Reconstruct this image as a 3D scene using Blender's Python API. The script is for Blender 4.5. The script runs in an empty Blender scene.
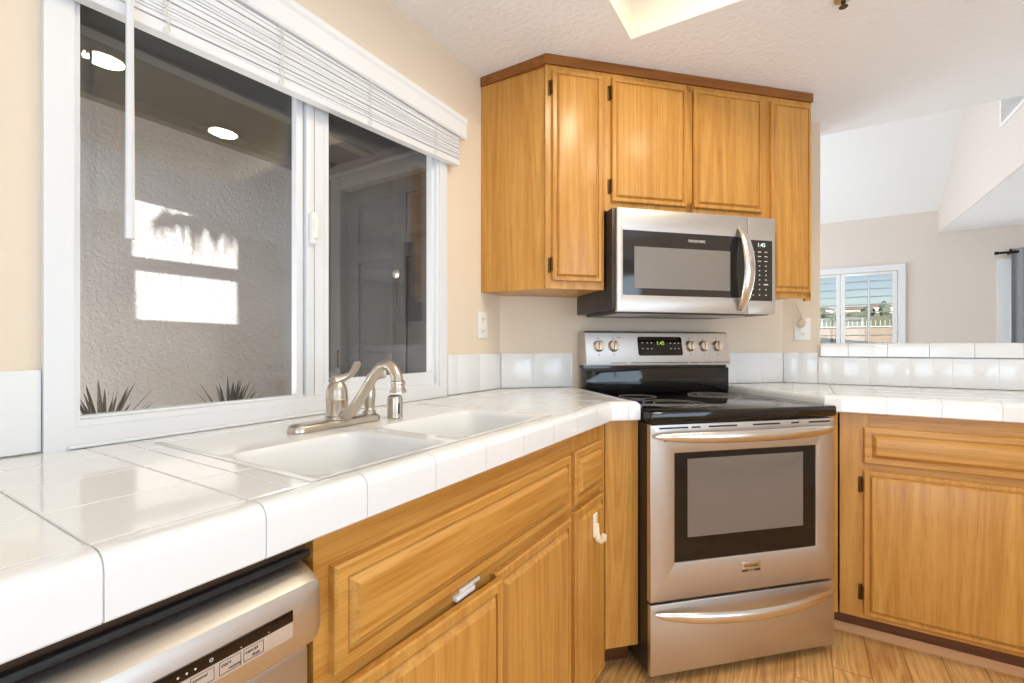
import bpy, bmesh, math, random
from mathutils import Vector, Matrix, noise
random.seed(7)
PI = math.pi
SC = bpy.context.scene
COL = SC.collection

# ------------------------------------------------------------------ camera
cd = bpy.data.cameras.new('camera')
cd.sensor_width = 36.0
cd.lens = 463.37 / 1024 * 36.0
cd.shift_y = 0.00487
cd.clip_start = 0.02
cd.clip_end = 500
cam = bpy.data.objects.new('camera', cd)
COL.objects.link(cam)
cam.location = (1.1633, 0.0, 1.1481)
cam.rotation_euler = (PI / 2, 0, math.radians(31.759))
SC.camera = cam

# ------------------------------------------------------------------ view, world, sun, big lights
SC.view_settings.view_transform = 'Standard'
SC.view_settings.look = 'None'
SC.view_settings.gamma = 1.0
SC.view_settings.use_curve_mapping = False
SC.view_settings.exposure = -0.28
SC.cycles.max_bounces = 10
SC.cycles.diffuse_bounces = 6
SC.cycles.glossy_bounces = 5
SC.cycles.transparent_max_bounces = 16
SC.cycles.sample_clamp_indirect = 6.0
SC.cycles.use_denoising = True

world = bpy.data.worlds.new('world')
SC.world = world
world.use_nodes = True
wn = world.node_tree
bg = wn.nodes['Background']
sky = wn.nodes.new('ShaderNodeTexSky')
sky.sky_type = 'NISHITA'
sky.sun_disc = False
sky.sun_elevation = math.radians(38)
sky.sun_rotation = math.radians(160)
sky.air_density = 1.0
sky.dust_density = 0.6
wn.links.new(sky.outputs[0], bg.inputs[0])
bg.inputs[1].default_value = 0.13

sun = bpy.data.lights.new('sun', 'SUN')
sun.energy = 22.0
sun.angle = math.radians(0.25)
sun.color = (1.0, 0.97, 0.93)
so = bpy.data.objects.new('sun', sun)
COL.objects.link(so)
SUN = Vector((-0.33, 0.85, -0.30)).normalized()
so.rotation_euler = SUN.to_track_quat('-Z', 'Y').to_euler()


def area(name, loc, target, sx, sy, power, color=(1, 1, 1)):
    l = bpy.data.lights.new(name, 'AREA')
    l.shape = 'RECTANGLE'
    l.size, l.size_y = sx, sy
    l.energy = power
    l.color = color
    o = bpy.data.objects.new(name, l)
    COL.objects.link(o)
    o.location = loc
    o.rotation_euler = (Vector(target) - Vector(loc)).to_track_quat('-Z', 'Y').to_euler()
    return o


# added fill lamp in a made-up window (behind and right of the camera)
area('fill_kitchen_right', (3.78, 0.02, 1.30), (1.2, 0.02, 3.1), 1.9, 1.7, 56, (0.66, 0.83, 1.0))
# added fill lamp at a made-up door behind the camera, tilted up
area('fill_kitchen_rear', (1.9, -1.42, 1.10), (1.9, 1.4, 2.7), 1.5, 1.9, 44, (0.66, 0.83, 1.0))
# daylight through the living room sliding door
area('daylight_living', (3.75, 6.72, 1.10), (2.6, 2.6, 2.2), 1.5, 1.9, 75, (0.80, 0.90, 1.0))
area('fill_living_left', (-0.16, 4.9, 1.7), (5, 4.9, 1.9), 2.4, 2.2, 80, (0.82, 0.91, 1.0))  # added fill lamp in a made-up opening of the unseen left wall
# added fill lamp brightening the porch from below the sun gobo
area('fill_porch', (-0.75, -0.60, 0.55), (-0.95, 1.5, 1.2), 1.0, 1.0, 44, (0.97, 0.98, 1.0))

# ------------------------------------------------------------------ helpers
S2 = 2 ** -0.5
Y0 = 1.7713            # where the window wall meets the diagonal wall
Y1 = 2.86              # the wall right of the range
ZC = 0.957             # tile counter top
ZCEIL = 2.3023
FRAMES = {
    'W': (Vector((0, 0, 0)), 0.0),
    'L': (Vector((0, 0, 0)), PI / 2),       # x along +Y, -y out of the window wall
    'D': (Vector((0, Y0, 0)), PI / 4),      # x along the diagonal wall, -y out of it
    'R': (Vector((0, Y1, 0)), 0.0),         # x along +X, -y out of the right wall
}


def fmat(fr):
    o, r = FRAMES[fr]
    return Matrix.Translation(o) @ Matrix.Rotation(r, 4, 'Z')


def lin(c):
    return tuple(((v / 255) / 12.92 if v / 255 <= 0.04045 else ((v / 255 + 0.055) / 1.055) ** 2.4) for v in c) + (1.0,)


def tag(o, label=None, cat=None, group=None, kind=None):
    if label: o['label'] = label
    if cat: o['category'] = cat
    if group: o['group'] = group
    if kind: o['kind'] = kind
    return o


def thing(name, label, cat, fr='W', o=(0, 0, 0), group=None, kind=None):
    e = bpy.data.objects.new(name, None)
    COL.objects.link(e)
    e.empty_display_size = 0.05
    e.matrix_world = fmat(fr) @ Matrix.Translation(Vector(o))
    e['org'] = [float(v) for v in o]
    tag(e, label, cat, group, kind)
    return e


def org_of(p):
    while p.parent is not None:
        p = p.parent
    return Vector(p['org']) if 'org' in p.keys() else Vector((0, 0, 0))


class MB:
    """collects shapes, then links them as ONE mesh object"""

    def __init__(self):
        self.bm = bmesh.new()

    def box(self, x0, x1, y0, y1, z0, z1, b=0.0, seg=2):
        x0, x1 = min(x0, x1), max(x0, x1)
        y0, y1 = min(y0, y1), max(y0, y1)
        z0, z1 = min(z0, z1), max(z0, z1)
        bm = self.bm
        v = [bm.verts.new(p) for p in ((x0, y0, z0), (x1, y0, z0), (x1, y1, z0), (x0, y1, z0),
                                       (x0, y0, z1), (x1, y0, z1), (x1, y1, z1), (x0, y1, z1))]
        fs = [bm.faces.new([v[i] for i in q]) for q in ((3, 2, 1, 0), (4, 5, 6, 7), (0, 1, 5, 4), (1, 2, 6, 5), (2, 3, 7, 6), (3, 0, 4, 7))]
        if b > 0:
            b = min(b, 0.45 * min(x1 - x0, y1 - y0, z1 - z0))
            es = list({e for f in fs for e in f.edges})
            bmesh.ops.bevel(bm, geom=es, offset=b, segments=seg, affect='EDGES', profile=0.5)
        return self

    def loft(self, rings, cap0=True, cap1=True, closed=True):
        bm = self.bm
        R = [[bm.verts.new(p) for p in r] for r in rings]
        n = len(R[0])
        for i in range(len(R) - 1):
            for j in range(n if closed else n - 1):
                k = (j + 1) % n
                try:
                    bm.faces.new((R[i][j], R[i][k], R[i + 1][k], R[i + 1][j]))
                except ValueError:
                    pass
        if cap0: bm.faces.new(list(reversed(R[0])))
        if cap1: bm.faces.new(R[-1])
        return self

    def prism(self, pts, lo, hi):
        """polygon pts (list of 3D points), extruded from offset vector lo to hi"""
        lo, hi = Vector(lo), Vector(hi)
        return self.loft([[Vector(p) + lo for p in pts], [Vector(p) + hi for p in pts]])

    def poly_z(self, pts, z0, z1):
        return self.loft([[(p[0], p[1], z0) for p in pts], [(p[0], p[1], z1) for p in pts]])

    def tube(self, pts, r, seg=10, flat=1.0, up=(0, 0, 1)):
        pts = [Vector(p) for p in pts]
        n = len(pts)
        rad = [r] * n if isinstance(r, (int, float)) else list(r)
        rings = []
        ref = Vector(up)
        for i, p in enumerate(pts):
            t = (pts[min(i + 1, n - 1)] - pts[max(i - 1, 0)]).normalized()
            a = ref - t * ref.dot(t)
            if a.length < 1e-4:
                a = Vector((1, 0, 0)) - t * t.x
            a.normalize()
            ref = a
            b = t.cross(a)
            rings.append([p + (a * math.cos(2 * PI * k / seg) + b * (math.sin(2 * PI * k / seg) * flat)) * rad[i] for k in range(seg)])
        return self.loft(rings)

    def lathe(self, prof, c=(0, 0, 0), axis='z', seg=24, cap=True):
        """prof: list of (radius, height) along axis"""
        c = Vector(c)
        rings = []
        for r, h in prof:
            ring = []
            for k in range(seg):
                a = 2 * PI * k / seg
                u, w = r * math.cos(a), r * math.sin(a)
                if axis == 'z': q = (u, w, h)
                elif axis == 'y': q = (u, -h, w)       # h grows outwards (-y)
                else: q = (h, u, w)
                ring.append(c + Vector(q))
            rings.append(ring)
        return self.loft(rings, cap, cap)

    def torus(self, c, R, r, seg=32, s2=6, squash=1.0):
        bm = self.bm
        vs = []
        for i in range(seg):
            a = 2 * PI * i / seg
            row = []
            for j in range(s2):
                b = 2 * PI * j / s2
                q = R + r * math.cos(b)
                row.append(bm.verts.new((c[0] + q * math.cos(a), c[1] + q * math.sin(a), c[2] + r * math.sin(b) * squash)))
            vs.append(row)
        for i in range(seg):
            for j in range(s2):
                bm.faces.new((vs[i][j], vs[(i + 1) % seg][j], vs[(i + 1) % seg][(j + 1) % s2], vs[i][(j + 1) % s2]))
        return self

    def slab_front(self, x0, x1, z0, z1, y, prof):
        """routed front: prof = [(inset, height out of y)] nested rectangles, facing -y"""
        rings = []
        for ins, h in prof:
            rings.append([(x0 + ins, y - h, z0 + ins), (x1 - ins, y - h, z0 + ins), (x1 - ins, y - h, z1 - ins), (x0 + ins, y - h, z1 - ins)])
        return self.loft(rings)

    def frame(self, x0, x1, z0, z1, ix0, ix1, iz0, iz1, y0, y1):
        """rectangular ring in the xz plane between depths y0 (back) and y1 (front)"""
        o = [(x0, z0), (x1, z0), (x1, z1), (x0, z1)]
        i = [(ix0, iz0), (ix1, iz0), (ix1, iz1), (ix0, iz1)]
        bm = self.bm
        V = {}
        for nm, pts in (('o', o), ('i', i)):
            for d, y in ((0, y0), (1, y1)):
                V[nm, d] = [bm.verts.new((p[0], y, p[1])) for p in pts]
        for k in range(4):
            m = (k + 1) % 4
            bm.faces.new((V['o', 1][k], V['o', 1][m], V['i', 1][m], V['i', 1][k]))
            bm.faces.new((V['o', 0][m], V['o', 0][k], V['i', 0][k], V['i', 0][m]))
            bm.faces.new((V['o', 0][k], V['o', 0][m], V['o', 1][m], V['o', 1][k]))
            bm.faces.new((V['i', 1][k], V['i', 1][m], V['i', 0][m], V['i', 0][k]))
        return self

    def text(self, s, x, y, z, size, align='CENTER', depth=0.0004):
        c = bpy.data.curves.new('lettering', 'FONT')
        c.body = s
        c.size = size
        c.align_x = align
        c.align_y = 'CENTER'
        c.extrude = depth
        c.resolution_u = 3
        o = bpy.data.objects.new('lettering', c)
        COL.objects.link(o)
        bpy.context.view_layer.update()
        me = bpy.data.meshes.new_from_object(o.evaluated_get(bpy.context.evaluated_depsgraph_get()))
        me.transform(Matrix.Translation((x, y, z)) @ Matrix.Rotation(PI / 2, 4, 'X'))
        self.bm.from_mesh(me)
        bpy.data.objects.remove(o)
        bpy.data.curves.remove(c)
        bpy.data.meshes.remove(me)
        return self

    def build(self, name, mat, parent=None, fr=None, o=(0, 0, 0), angle=32):
        me = bpy.data.meshes.new(name)
        bmesh.ops.recalc_face_normals(self.bm, faces=self.bm.faces)
        off = org_of(parent) if parent is not None else Vector(o)
        bmesh.ops.translate(self.bm, verts=self.bm.verts, vec=-off)
        self.bm.to_mesh(me)
        self.bm.free()
        for p in me.polygons:
            p.use_smooth = True
        me.set_sharp_from_angle(angle=math.radians(angle))
        me.materials.append(mat)
        ob = bpy.data.objects.new(name, me)
        COL.objects.link(ob)
        if parent is not None:
            ob.parent = parent
        else:
            ob.matrix_world = fmat(fr or 'W') @ Matrix.Translation(off)
        return ob


def copy_tree(o, parent=None):
    c = o.copy()
    COL.objects.link(c)
    if parent is not None:
        c.parent = parent
    for ch in list(o.children):
        copy_tree(ch, c)
    return c


# ------------------------------------------------------------------ materials
def nmat(name):
    m = bpy.data.materials.new(name)
    m.use_nodes = True
    nt = m.node_tree
    return m, nt, nt.nodes['Principled BSDF']


def simple(name, col, rough=0.5, metal=0.0, spec=0.5, bump=None, emis=None, coat=0.0):
    m, nt, p = nmat(name)
    p.inputs['Base Color'].default_value = lin(col)
    p.inputs['Roughness'].default_value = rough
    p.inputs['Metallic'].default_value = metal
    p.inputs['Specular IOR Level'].default_value = spec
    p.inputs['Coat Weight'].default_value = coat
    if emis:
        p.inputs['Emission Color'].default_value = lin(emis[0])
        p.inputs['Emission Strength'].default_value = emis[1]
    if bump:
        scale, strength, dist = bump[:3]
        tc = nt.nodes.new('ShaderNodeTexCoord')
        mp = nt.nodes.new('ShaderNodeMapping')
        mp.inputs['Scale'].default_value = bump[3] if len(bump) > 3 else (1, 1, 1)
        nz = nt.nodes.new('ShaderNodeTexNoise')
        nz.inputs['Scale'].default_value = scale
        nz.inputs['Detail'].default_value = 4
        bp = nt.nodes.new('ShaderNodeBump')
        bp.inputs['Strength'].default_value = strength
        bp.inputs['Distance'].default_value = dist
        nt.links.new(tc.outputs['Object'], mp.inputs[0])
        nt.links.new(mp.outputs[0], nz.inputs['Vector'])
        nt.links.new(nz.outputs['Fac'], bp.inputs['Height'])
        nt.links.new(bp.outputs[0], p.inputs['Normal'])
    return m


def math_node(nt, op, a, b=None):
    n = nt.nodes.new('ShaderNodeMath')
    n.operation = op
    for i, v in enumerate((a, b)):
        if v is None: continue
        if isinstance(v, (int, float)): n.inputs[i].default_value = v
        else: nt.links.new(v, n.inputs[i])
    return n.outputs[0]


def ramp(nt, fac, stops):
    r = nt.nodes.new('ShaderNodeValToRGB')
    while len(r.color_ramp.elements) < len(stops):
        r.color_ramp.elements.new(0.5)
    for e, (p, c) in zip(r.color_ramp.elements, stops):
        e.position = p
        e.color = c
    nt.links.new(fac, r.inputs[0])
    return r.outputs[0]


def mixc(nt, mode, fac, a, b):
    n = nt.nodes.new('ShaderNodeMix')
    n.data_type = 'RGBA'
    n.blend_type = mode
    for i, v in ((0, fac), (6, a), (7, b)):
        if isinstance(v, (int, float)): n.inputs[i].default_value = v
        elif isinstance(v, tuple): n.inputs[i].default_value = v
        else: nt.links.new(v, n.inputs[i])
    return n.outputs[2]


def oak(name, horizontal=False, light=(208, 155, 78), dark=(184, 126, 54), rough=0.30):
    m, nt, p = nmat(name)
    tc = nt.nodes.new('ShaderNodeTexCoord')
    oi = nt.nodes.new('ShaderNodeObjectInfo')
    add = nt.nodes.new('ShaderNodeVectorMath')
    add.operation = 'ADD'
    sc = nt.nodes.new('ShaderNodeVectorMath')
    sc.operation = 'SCALE'
    sc.inputs['Scale'].default_value = 7.3
    cmb = nt.nodes.new('ShaderNodeCombineXYZ')
    for i in range(3):
        nt.links.new(oi.outputs['Random'], cmb.inputs[i])
    nt.links.new(cmb.outputs[0], sc.inputs[0])
    nt.links.new(tc.outputs['Object'], add.inputs[0])
    nt.links.new(sc.outputs[0], add.inputs[1])

    def nz(scx, scz, detail, dist=0.0):
        mp = nt.nodes.new('ShaderNodeMapping')
        mp.inputs['Scale'].default_value = (scz, scx, scx) if horizontal else (scx, scx, scz)
        n = nt.nodes.new('ShaderNodeTexNoise')
        n.inputs['Scale'].default_value = 1.0
        n.inputs['Detail'].default_value = detail
        n.inputs['Distortion'].default_value = dist
        nt.links.new(add.outputs[0], mp.inputs[0])
        nt.links.new(mp.outputs[0], n.inputs['Vector'])
        return n.outputs['Fac']
    fig = nz(9.0, 0.40, 1.5, 0.15)
    rings = math_node(nt, 'SINE', math_node(nt, 'MULTIPLY', fig, 75.0))
    rings = math_node(nt, 'ADD', math_node(nt, 'MULTIPLY', rings, 0.5), 0.5)
    pores = nz(330.0, 9.0, 2)
    broad = nz(34.0, 0.6, 4)
    f = math_node(nt, 'ADD', math_node(nt, 'MULTIPLY', rings, 0.22), math_node(nt, 'MULTIPLY', broad, 0.78))
    base = ramp(nt, f, [(0.22, lin(dark)), (0.72, lin(light))])
    pr = ramp(nt, pores, [(0.34, (0.72, 0.64, 0.54, 1)), (0.50, (1, 1, 1, 1))])
    col = mixc(nt, 'MULTIPLY', 0.6, base, pr)
    nt.links.new(col, p.inputs['Base Color'])
    p.inputs['Roughness'].default_value = rough
    p.inputs['Specular IOR Level'].default_value = 0.45
    bp = nt.nodes.new('ShaderNodeBump')
    bp.inputs['Strength'].default_value = 0.12
    bp.inputs['Distance'].default_value = 0.001
    nt.links.new(pores, bp.inputs['Height'])
    nt.links.new(bp.outputs[0], p.inputs['Normal'])
    return m


def floor_mat():
    m, nt, p = nmat('floor_oak_planks')
    tc = nt.nodes.new('ShaderNodeTexCoord')
    sx = nt.nodes.new('ShaderNodeSeparateXYZ')
    nt.links.new(tc.outputs['Object'], sx.inputs[0])
    w = 0.115
    u = math_node(nt, 'DIVIDE', sx.outputs[0], w)
    pid = math_node(nt, 'FLOOR', u)
    fr = math_node(nt, 'FRACT', u)
    wn_ = nt.nodes.new('ShaderNodeTexWhiteNoise')
    wn_.noise_dimensions = '1D'
    nt.links.new(pid, wn_.inputs['W'])
    yy = math_node(nt, 'ADD', sx.outputs[1], math_node(nt, 'MULTIPLY', wn_.outputs['Value'], 9.0))
    v = math_node(nt, 'DIVIDE', yy, 0.9)
    bid = math_node(nt, 'FLOOR', v)
    fv = math_node(nt, 'FRACT', v)
    wn2 = nt.nodes.new('ShaderNodeTexWhiteNoise')
    wn2.noise_dimensions = '2D'
    cb = nt.nodes.new('ShaderNodeCombineXYZ')
    nt.links.new(pid, cb.inputs[0]); nt.links.new(bid, cb.inputs[1])
    nt.links.new(cb.outputs[0], wn2.inputs['Vector'])
    cv = nt.nodes.new('ShaderNodeCombineXYZ')
    nt.links.new(sx.outputs[0], cv.inputs[0])
    nt.links.new(yy, cv.inputs[1])
    nt.links.new(math_node(nt, 'MULTIPLY', wn2.outputs['Value'], 20.0), cv.inputs[2])

    def nz(a, b, det, dist=0.0):
        mp = nt.nodes.new('ShaderNodeMapping')
        mp.inputs['Scale'].default_value = (a, b, 1)
        n = nt.nodes.new('ShaderNodeTexNoise')
        n.inputs['Scale'].default_value = 1
        n.inputs['Detail'].default_value = det
        n.inputs['Distortion'].default_value = dist
        nt.links.new(cv.outputs[0], mp.inputs[0]); nt.links.new(mp.outputs[0], n.inputs['Vector'])
        return n.outputs['Fac']
    fig = nz(9.0, 1.1, 1.5, 0.3)
    rings = math_node(nt, 'ADD', math_node(nt, 'MULTIPLY', math_node(nt, 'SINE', math_node(nt, 'MULTIPLY', fig, 85.0)), 0.5), 0.5)
    pores = nz(260, 8, 2)
    f = math_node(nt, 'ADD', math_node(nt, 'MULTIPLY', rings, 0.38), math_node(nt, 'MULTIPLY', wn2.outputs['Value'], 0.5))
    base = ramp(nt, f, [(0.0, lin((194, 142, 84))), (0.5, lin((224, 176, 112))), (1.0, lin((234, 190, 128)))])
    pr = ramp(nt, pores, [(0.36, (0.65, 0.58, 0.48, 1)), (0.5, (1, 1, 1, 1))])
    col = mixc(nt, 'MULTIPLY', 0.6, base, pr)
    seam = math_node(nt, 'MINIMUM', math_node(nt, 'MULTIPLY', math_node(nt, 'MINIMUM', fr, math_node(nt, 'SUBTRACT', 1.0, fr)), w),
                     math_node(nt, 'MULTIPLY', math_node(nt, 'MINIMUM', fv, math_node(nt, 'SUBTRACT', 1.0, fv)), 0.9))
    sm = ramp(nt, seam, [(0.0, (0.55, 0.45, 0.35, 1)), (0.0016, (1, 1, 1, 1))])
    col = mixc(nt, 'MULTIPLY', 1.0, col, sm)
    nt.links.new(col, p.inputs['Base Color'])
    p.inputs['Roughness'].default_value = 0.34
    return m


def steel(name, col, rough=0.3, stretch=(2, 400, 400)):
    m, nt, p = nmat(name)
    p.inputs['Base Color'].default_value = lin(col)
    p.inputs['Metallic'].default_value = 1.0
    tc = nt.nodes.new('ShaderNodeTexCoord')
    mp = nt.nodes.new('ShaderNodeMapping')
    mp.inputs['Scale'].default_value = stretch
    nz = nt.nodes.new('ShaderNodeTexNoise')
    nz.inputs['Scale'].default_value = 1.0
    nz.inputs['Detail'].default_value = 3
    nt.links.new(tc.outputs['Object'], mp.inputs[0])
    nt.links.new(mp.outputs[0], nz.inputs['Vector'])
    rr = nt.nodes.new('ShaderNodeMapRange')
    rr.inputs['To Min'].default_value = rough - 0.06
    rr.inputs['To Max'].default_value = rough + 0.08
    nt.links.new(nz.outputs['Fac'], rr.inputs[0])
    nt.links.new(rr.outputs[0], p.inputs['Roughness'])
    bp = nt.nodes.new('ShaderNodeBump')
    bp.inputs['Strength'].default_value = 0.06
    bp.inputs['Distance'].default_value = 0.0006
    nt.links.new(nz.outputs['Fac'], bp.inputs['Height'])
    nt.links.new(bp.outputs[0], p.inputs['Normal'])
    return m


def glass_mat(name, tint=(1, 1, 1, 1), f0=0.04):
    m = bpy.data.materials.new(name)
    m.use_nodes = True
    nt = m.node_tree
    nt.nodes.clear()
    out = nt.nodes.new('ShaderNodeOutputMaterial')
    tr = nt.nodes.new('ShaderNodeBsdfTransparent')
    tr.inputs[0].default_value = tint
    gl = nt.nodes.new('ShaderNodeBsdfGlossy')
    gl.inputs['Roughness'].default_value = 0.0
    lw = nt.nodes.new('ShaderNodeLayerWeight')
    lw.inputs['Blend'].default_value = 0.5
    f = math_node(nt, 'ADD', math_node(nt, 'MULTIPLY', math_node(nt, 'POWER', lw.outputs['Facing'], 5.0), 1 - f0), f0)
    mx = nt.nodes.new('ShaderNodeMixShader')
    nt.links.new(f, mx.inputs[0])
    nt.links.new(tr.outputs[0], mx.inputs[1])
    nt.links.new(gl.outputs[0], mx.inputs[2])
    nt.links.new(mx.outputs[0], out.inputs[0])
    return m


def stucco_mat(name, c1, c2, scale=38, strength=0.9):
    m, nt, p = nmat(name)
    tc = nt.nodes.new('ShaderNodeTexCoord')
    n1 = nt.nodes.new('ShaderNodeTexNoise')
    n1.inputs['Scale'].default_value = scale
    n1.inputs['Detail'].default_value = 6
    n1.inputs['Distortion'].default_value = 0.8
    n2 = nt.nodes.new('ShaderNodeTexNoise')
    n2.inputs['Scale'].default_value = 3.0
    n2.inputs['Detail'].default_value = 5
    nt.links.new(tc.outputs['Object'], n1.inputs['Vector'])
    nt.links.new(tc.outputs['Object'], n2.inputs['Vector'])
    c = ramp(nt, n2.outputs['Fac'], [(0.3, lin(c1)), (0.7, lin(c2))])
    nt.links.new(c, p.inputs['Base Color'])
    p.inputs['Roughness'].default_value = 0.9
    p.inputs['Specular IOR Level'].default_value = 0.15
    bp = nt.nodes.new('ShaderNodeBump')
    bp.inputs['Strength'].default_value = strength
    bp.inputs['Distance'].default_value = 0.008
    nt.links.new(n1.outputs['Fac'], bp.inputs['Height'])
    nt.links.new(bp.outputs[0], p.inputs['Normal'])
    return m


M = dict(
    wall=simple('beige_wall_paint', (230, 215, 195), 0.75, spec=0.2, bump=(120, 0.25, 0.003)),
    wall_living=simple('living_wall_paint', (222, 212, 203), 0.8, spec=0.2, bump=(120, 0.2, 0.003)),
    ceil=simple('textured_ceiling_paint', (242, 243, 245), 0.85, spec=0.2, bump=(52, 0.5, 0.010)),
    white_paint=simple('white_paint', (236, 235, 233), 0.6, spec=0.3),
    cream=simple('cream_paint', (246, 238, 220), 0.6, spec=0.2),
    vinyl=simple('white_vinyl', (228, 230, 233), 0.35),
    oak_v=oak('oak_vertical_grain'),
    oak_h=oak('oak_horizontal_grain', True),
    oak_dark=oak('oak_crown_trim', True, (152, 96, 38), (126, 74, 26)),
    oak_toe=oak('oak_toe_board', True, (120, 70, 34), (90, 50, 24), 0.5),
    floor=floor_mat(),
    tile=simple('white_glazed_tile', (233, 235, 237), 0.09, spec=0.55, bump=(9, 0.06, 0.01), coat=0.2),
    grout=simple('pale_grout', (226, 224, 220), 0.9, spec=0.1),
    enamel=simple('white_enamel', (233, 235, 237), 0.12, spec=0.5),
    steel=steel('brushed_stainless', (208, 203, 198), 0.40),
    steel_v=steel('brushed_stainless_upright', (208, 207, 208), 0.34, (400, 400, 2)),
    polished=simple('satin_steel_handle', (224, 218, 210), 0.24, 1.0),
    nickel=simple('satin_nickel', (206, 196, 182), 0.28, 1.0),
    knob=simple('champagne_knob', (240, 224, 204), 0.4, 1.0),
    brass=simple('aged_brass', (96, 72, 40), 0.4, 1.0),
    black=simple('black_plastic', (22, 20, 19), 0.35),
    black_gloss=simple('black_ceramic_glass', (14, 13, 13), 0.06, spec=0.6),
    dark_steel=simple('dark_enamelled_steel', (42, 38, 35), 0.35),
    oven_glass=simple('dark_oven_glass', (20, 17, 16), 0.05, spec=0.5),
    oven_screen=simple('oven_inner_screen', (122, 113, 106), 0.14, spec=0.5),
    mw_glass=simple('dark_microwave_glass', (40, 38, 37), 0.06, spec=0.7),
    mw_screen=simple('microwave_screen', (128, 122, 117), 0.25, spec=0.5),
    burner=simple('burner_ring_print', (150, 146, 142), 0.3),
    mark=simple('pale_grey_print', (210, 206, 200), 0.5),
    ink=simple('dark_grey_print', (60, 54, 50), 0.5),
    display_green=simple('green_display', (60, 90, 20), 0.5, emis=((190, 230, 60), 1.2)),
    display_white=simple('white_display', (200, 210, 210), 0.5, emis=((235, 240, 240), 1.0)),
    dw_strip=simple('maroon_black_strip', (22, 9, 8), 0.12),
    dw_label=simple('silver_control_film', (206, 192, 180), 0.35, 0.3),
    wood_raw=simple('raw_dark_wood', (66, 44, 28), 0.8, bump=(60, 0.6, 0.004, (1, 0.1, 1))),
    rubber=simple('black_rubber', (14, 13, 13), 0.5),
    plastic_white=simple('white_plastic', (238, 236, 230), 0.3),
    plastic_cream=simple('cream_plastic', (242, 230, 200), 0.3),
    plastic_beige=simple('beige_plastic', (206, 190, 164), 0.45),
    slat=simple('white_blind_slat', (230, 232, 235), 0.4),
    cord=simple('white_cord', (226, 224, 220), 0.8),
    glass=glass_mat('window_glass'),
    stucco=stucco_mat('grey_stucco', (186, 185, 184), (200, 199, 198), 55, 0.45),
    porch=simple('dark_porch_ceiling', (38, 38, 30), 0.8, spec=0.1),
    porch_trim=simple('porch_grey_trim', (76, 74, 66), 0.7, spec=0.2),
    door_grey=simple('grey_door_paint', (62, 62, 61), 0.5),
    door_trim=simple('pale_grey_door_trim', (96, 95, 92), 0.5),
    concrete=simple('porch_concrete', (150, 144, 136), 0.9, bump=(20, 0.3, 0.004)),
    leaf=simple('dark_blade_leaf', (46, 52, 42), 0.5),
    palm=simple('palm_leaf', (84, 104, 50), 0.6),
    trunk=simple('plant_trunk', (92, 74, 54), 0.9, bump=(30, 0.8, 0.01)),
    curtain=simple('grey_curtain_fabric', (146, 148, 152), 0.9, spec=0.1, bump=(300, 0.3, 0.002)),
    iron=simple('black_iron', (20, 20, 22), 0.4, 0.5),
    floor_edge=simple('golden_floor_edging', (208, 152, 86), 0.4),
    bounce_floor=simple('pale_bounce_floor', (222, 216, 208), 0.95, spec=0.05, bump=(200, 0.4, 0.004)),  # unseen living room floor, made pale to bounce light onto the soffit
    dirt=stucco_mat('dry_tan_earth', (150, 130, 110), (168, 148, 126), 6, 0.5),
    scrub=stucco_mat('green_scrub', (92, 96, 76), (116, 114, 92), 8, 0.6),
    house_wall=simple('far_house_wall', (150, 132, 118), 0.9, spec=0.1),
    house_pale=simple('far_house_pale_wall', (165, 158, 150), 0.9, spec=0.1),
    roof=simple('far_roof_tile', (112, 98, 90), 0.9, spec=0.1),
    window_dark=simple('far_window_dark', (60, 66, 76), 0.3),
    tree=stucco_mat('far_tree_green', (58, 66, 56), (76, 84, 68), 5, 0.8),
    fence=simple('pale_fence_metal', (128, 138, 124), 0.6),
    lamp=simple('lamp_lens', (255, 236, 190), 0.5, emis=((255, 205, 95), 3.0)),
    vent=simple('grey_vent_slot', (205, 205, 205), 0.6),
)


def struct(name, mb, mat, parent=None, fr='W', o=(0, 0, 0)):
    ob = mb.build(name, mat, parent, fr, o)
    ob['kind'] = 'structure'
    return ob


# ------------------------------------------------------------------ room shell
b = MB().box(-0.3, 5.6, -1.6, 2.94, -0.12, 0.0)
struct('floor', b, M['floor'])
b = MB().box(-0.3, 5.6, 2.94, 6.8, -0.12, 0.0)
struct('floor_living', b, M['bounce_floor'])

WY0, WY1, WZ0, WZ1 = 0.264, 1.381, 0.957, 2.06          # window opening in the left wall
b = MB()
b.box(-0.09, 0, -1.45, WY0, 0, 2.5).box(-0.09, 0, WY1, Y0 + 0.12, 0, 2.5)
b.box(-0.09, 0, WY0, WY1, 0, WZ0 - 0.001).box(-0.09, 0, WY0, WY1, WZ1, 2.5)
struct('wall_left', b, M['wall'])

b = MB().box(-0.06, 1.66, 0.0, 0.10, 0, 2.5)
struct('wall_back', b, M['wall'], fr='D')
b = MB().box(1.0887 - 0.02, 1.257, Y1, Y1 + 0.16, 0, ZCEIL).box(1.257, 2.78, Y1, Y1 + 0.16, 0, 1.095)
struct('wall_right', b, M['wall'])

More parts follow.
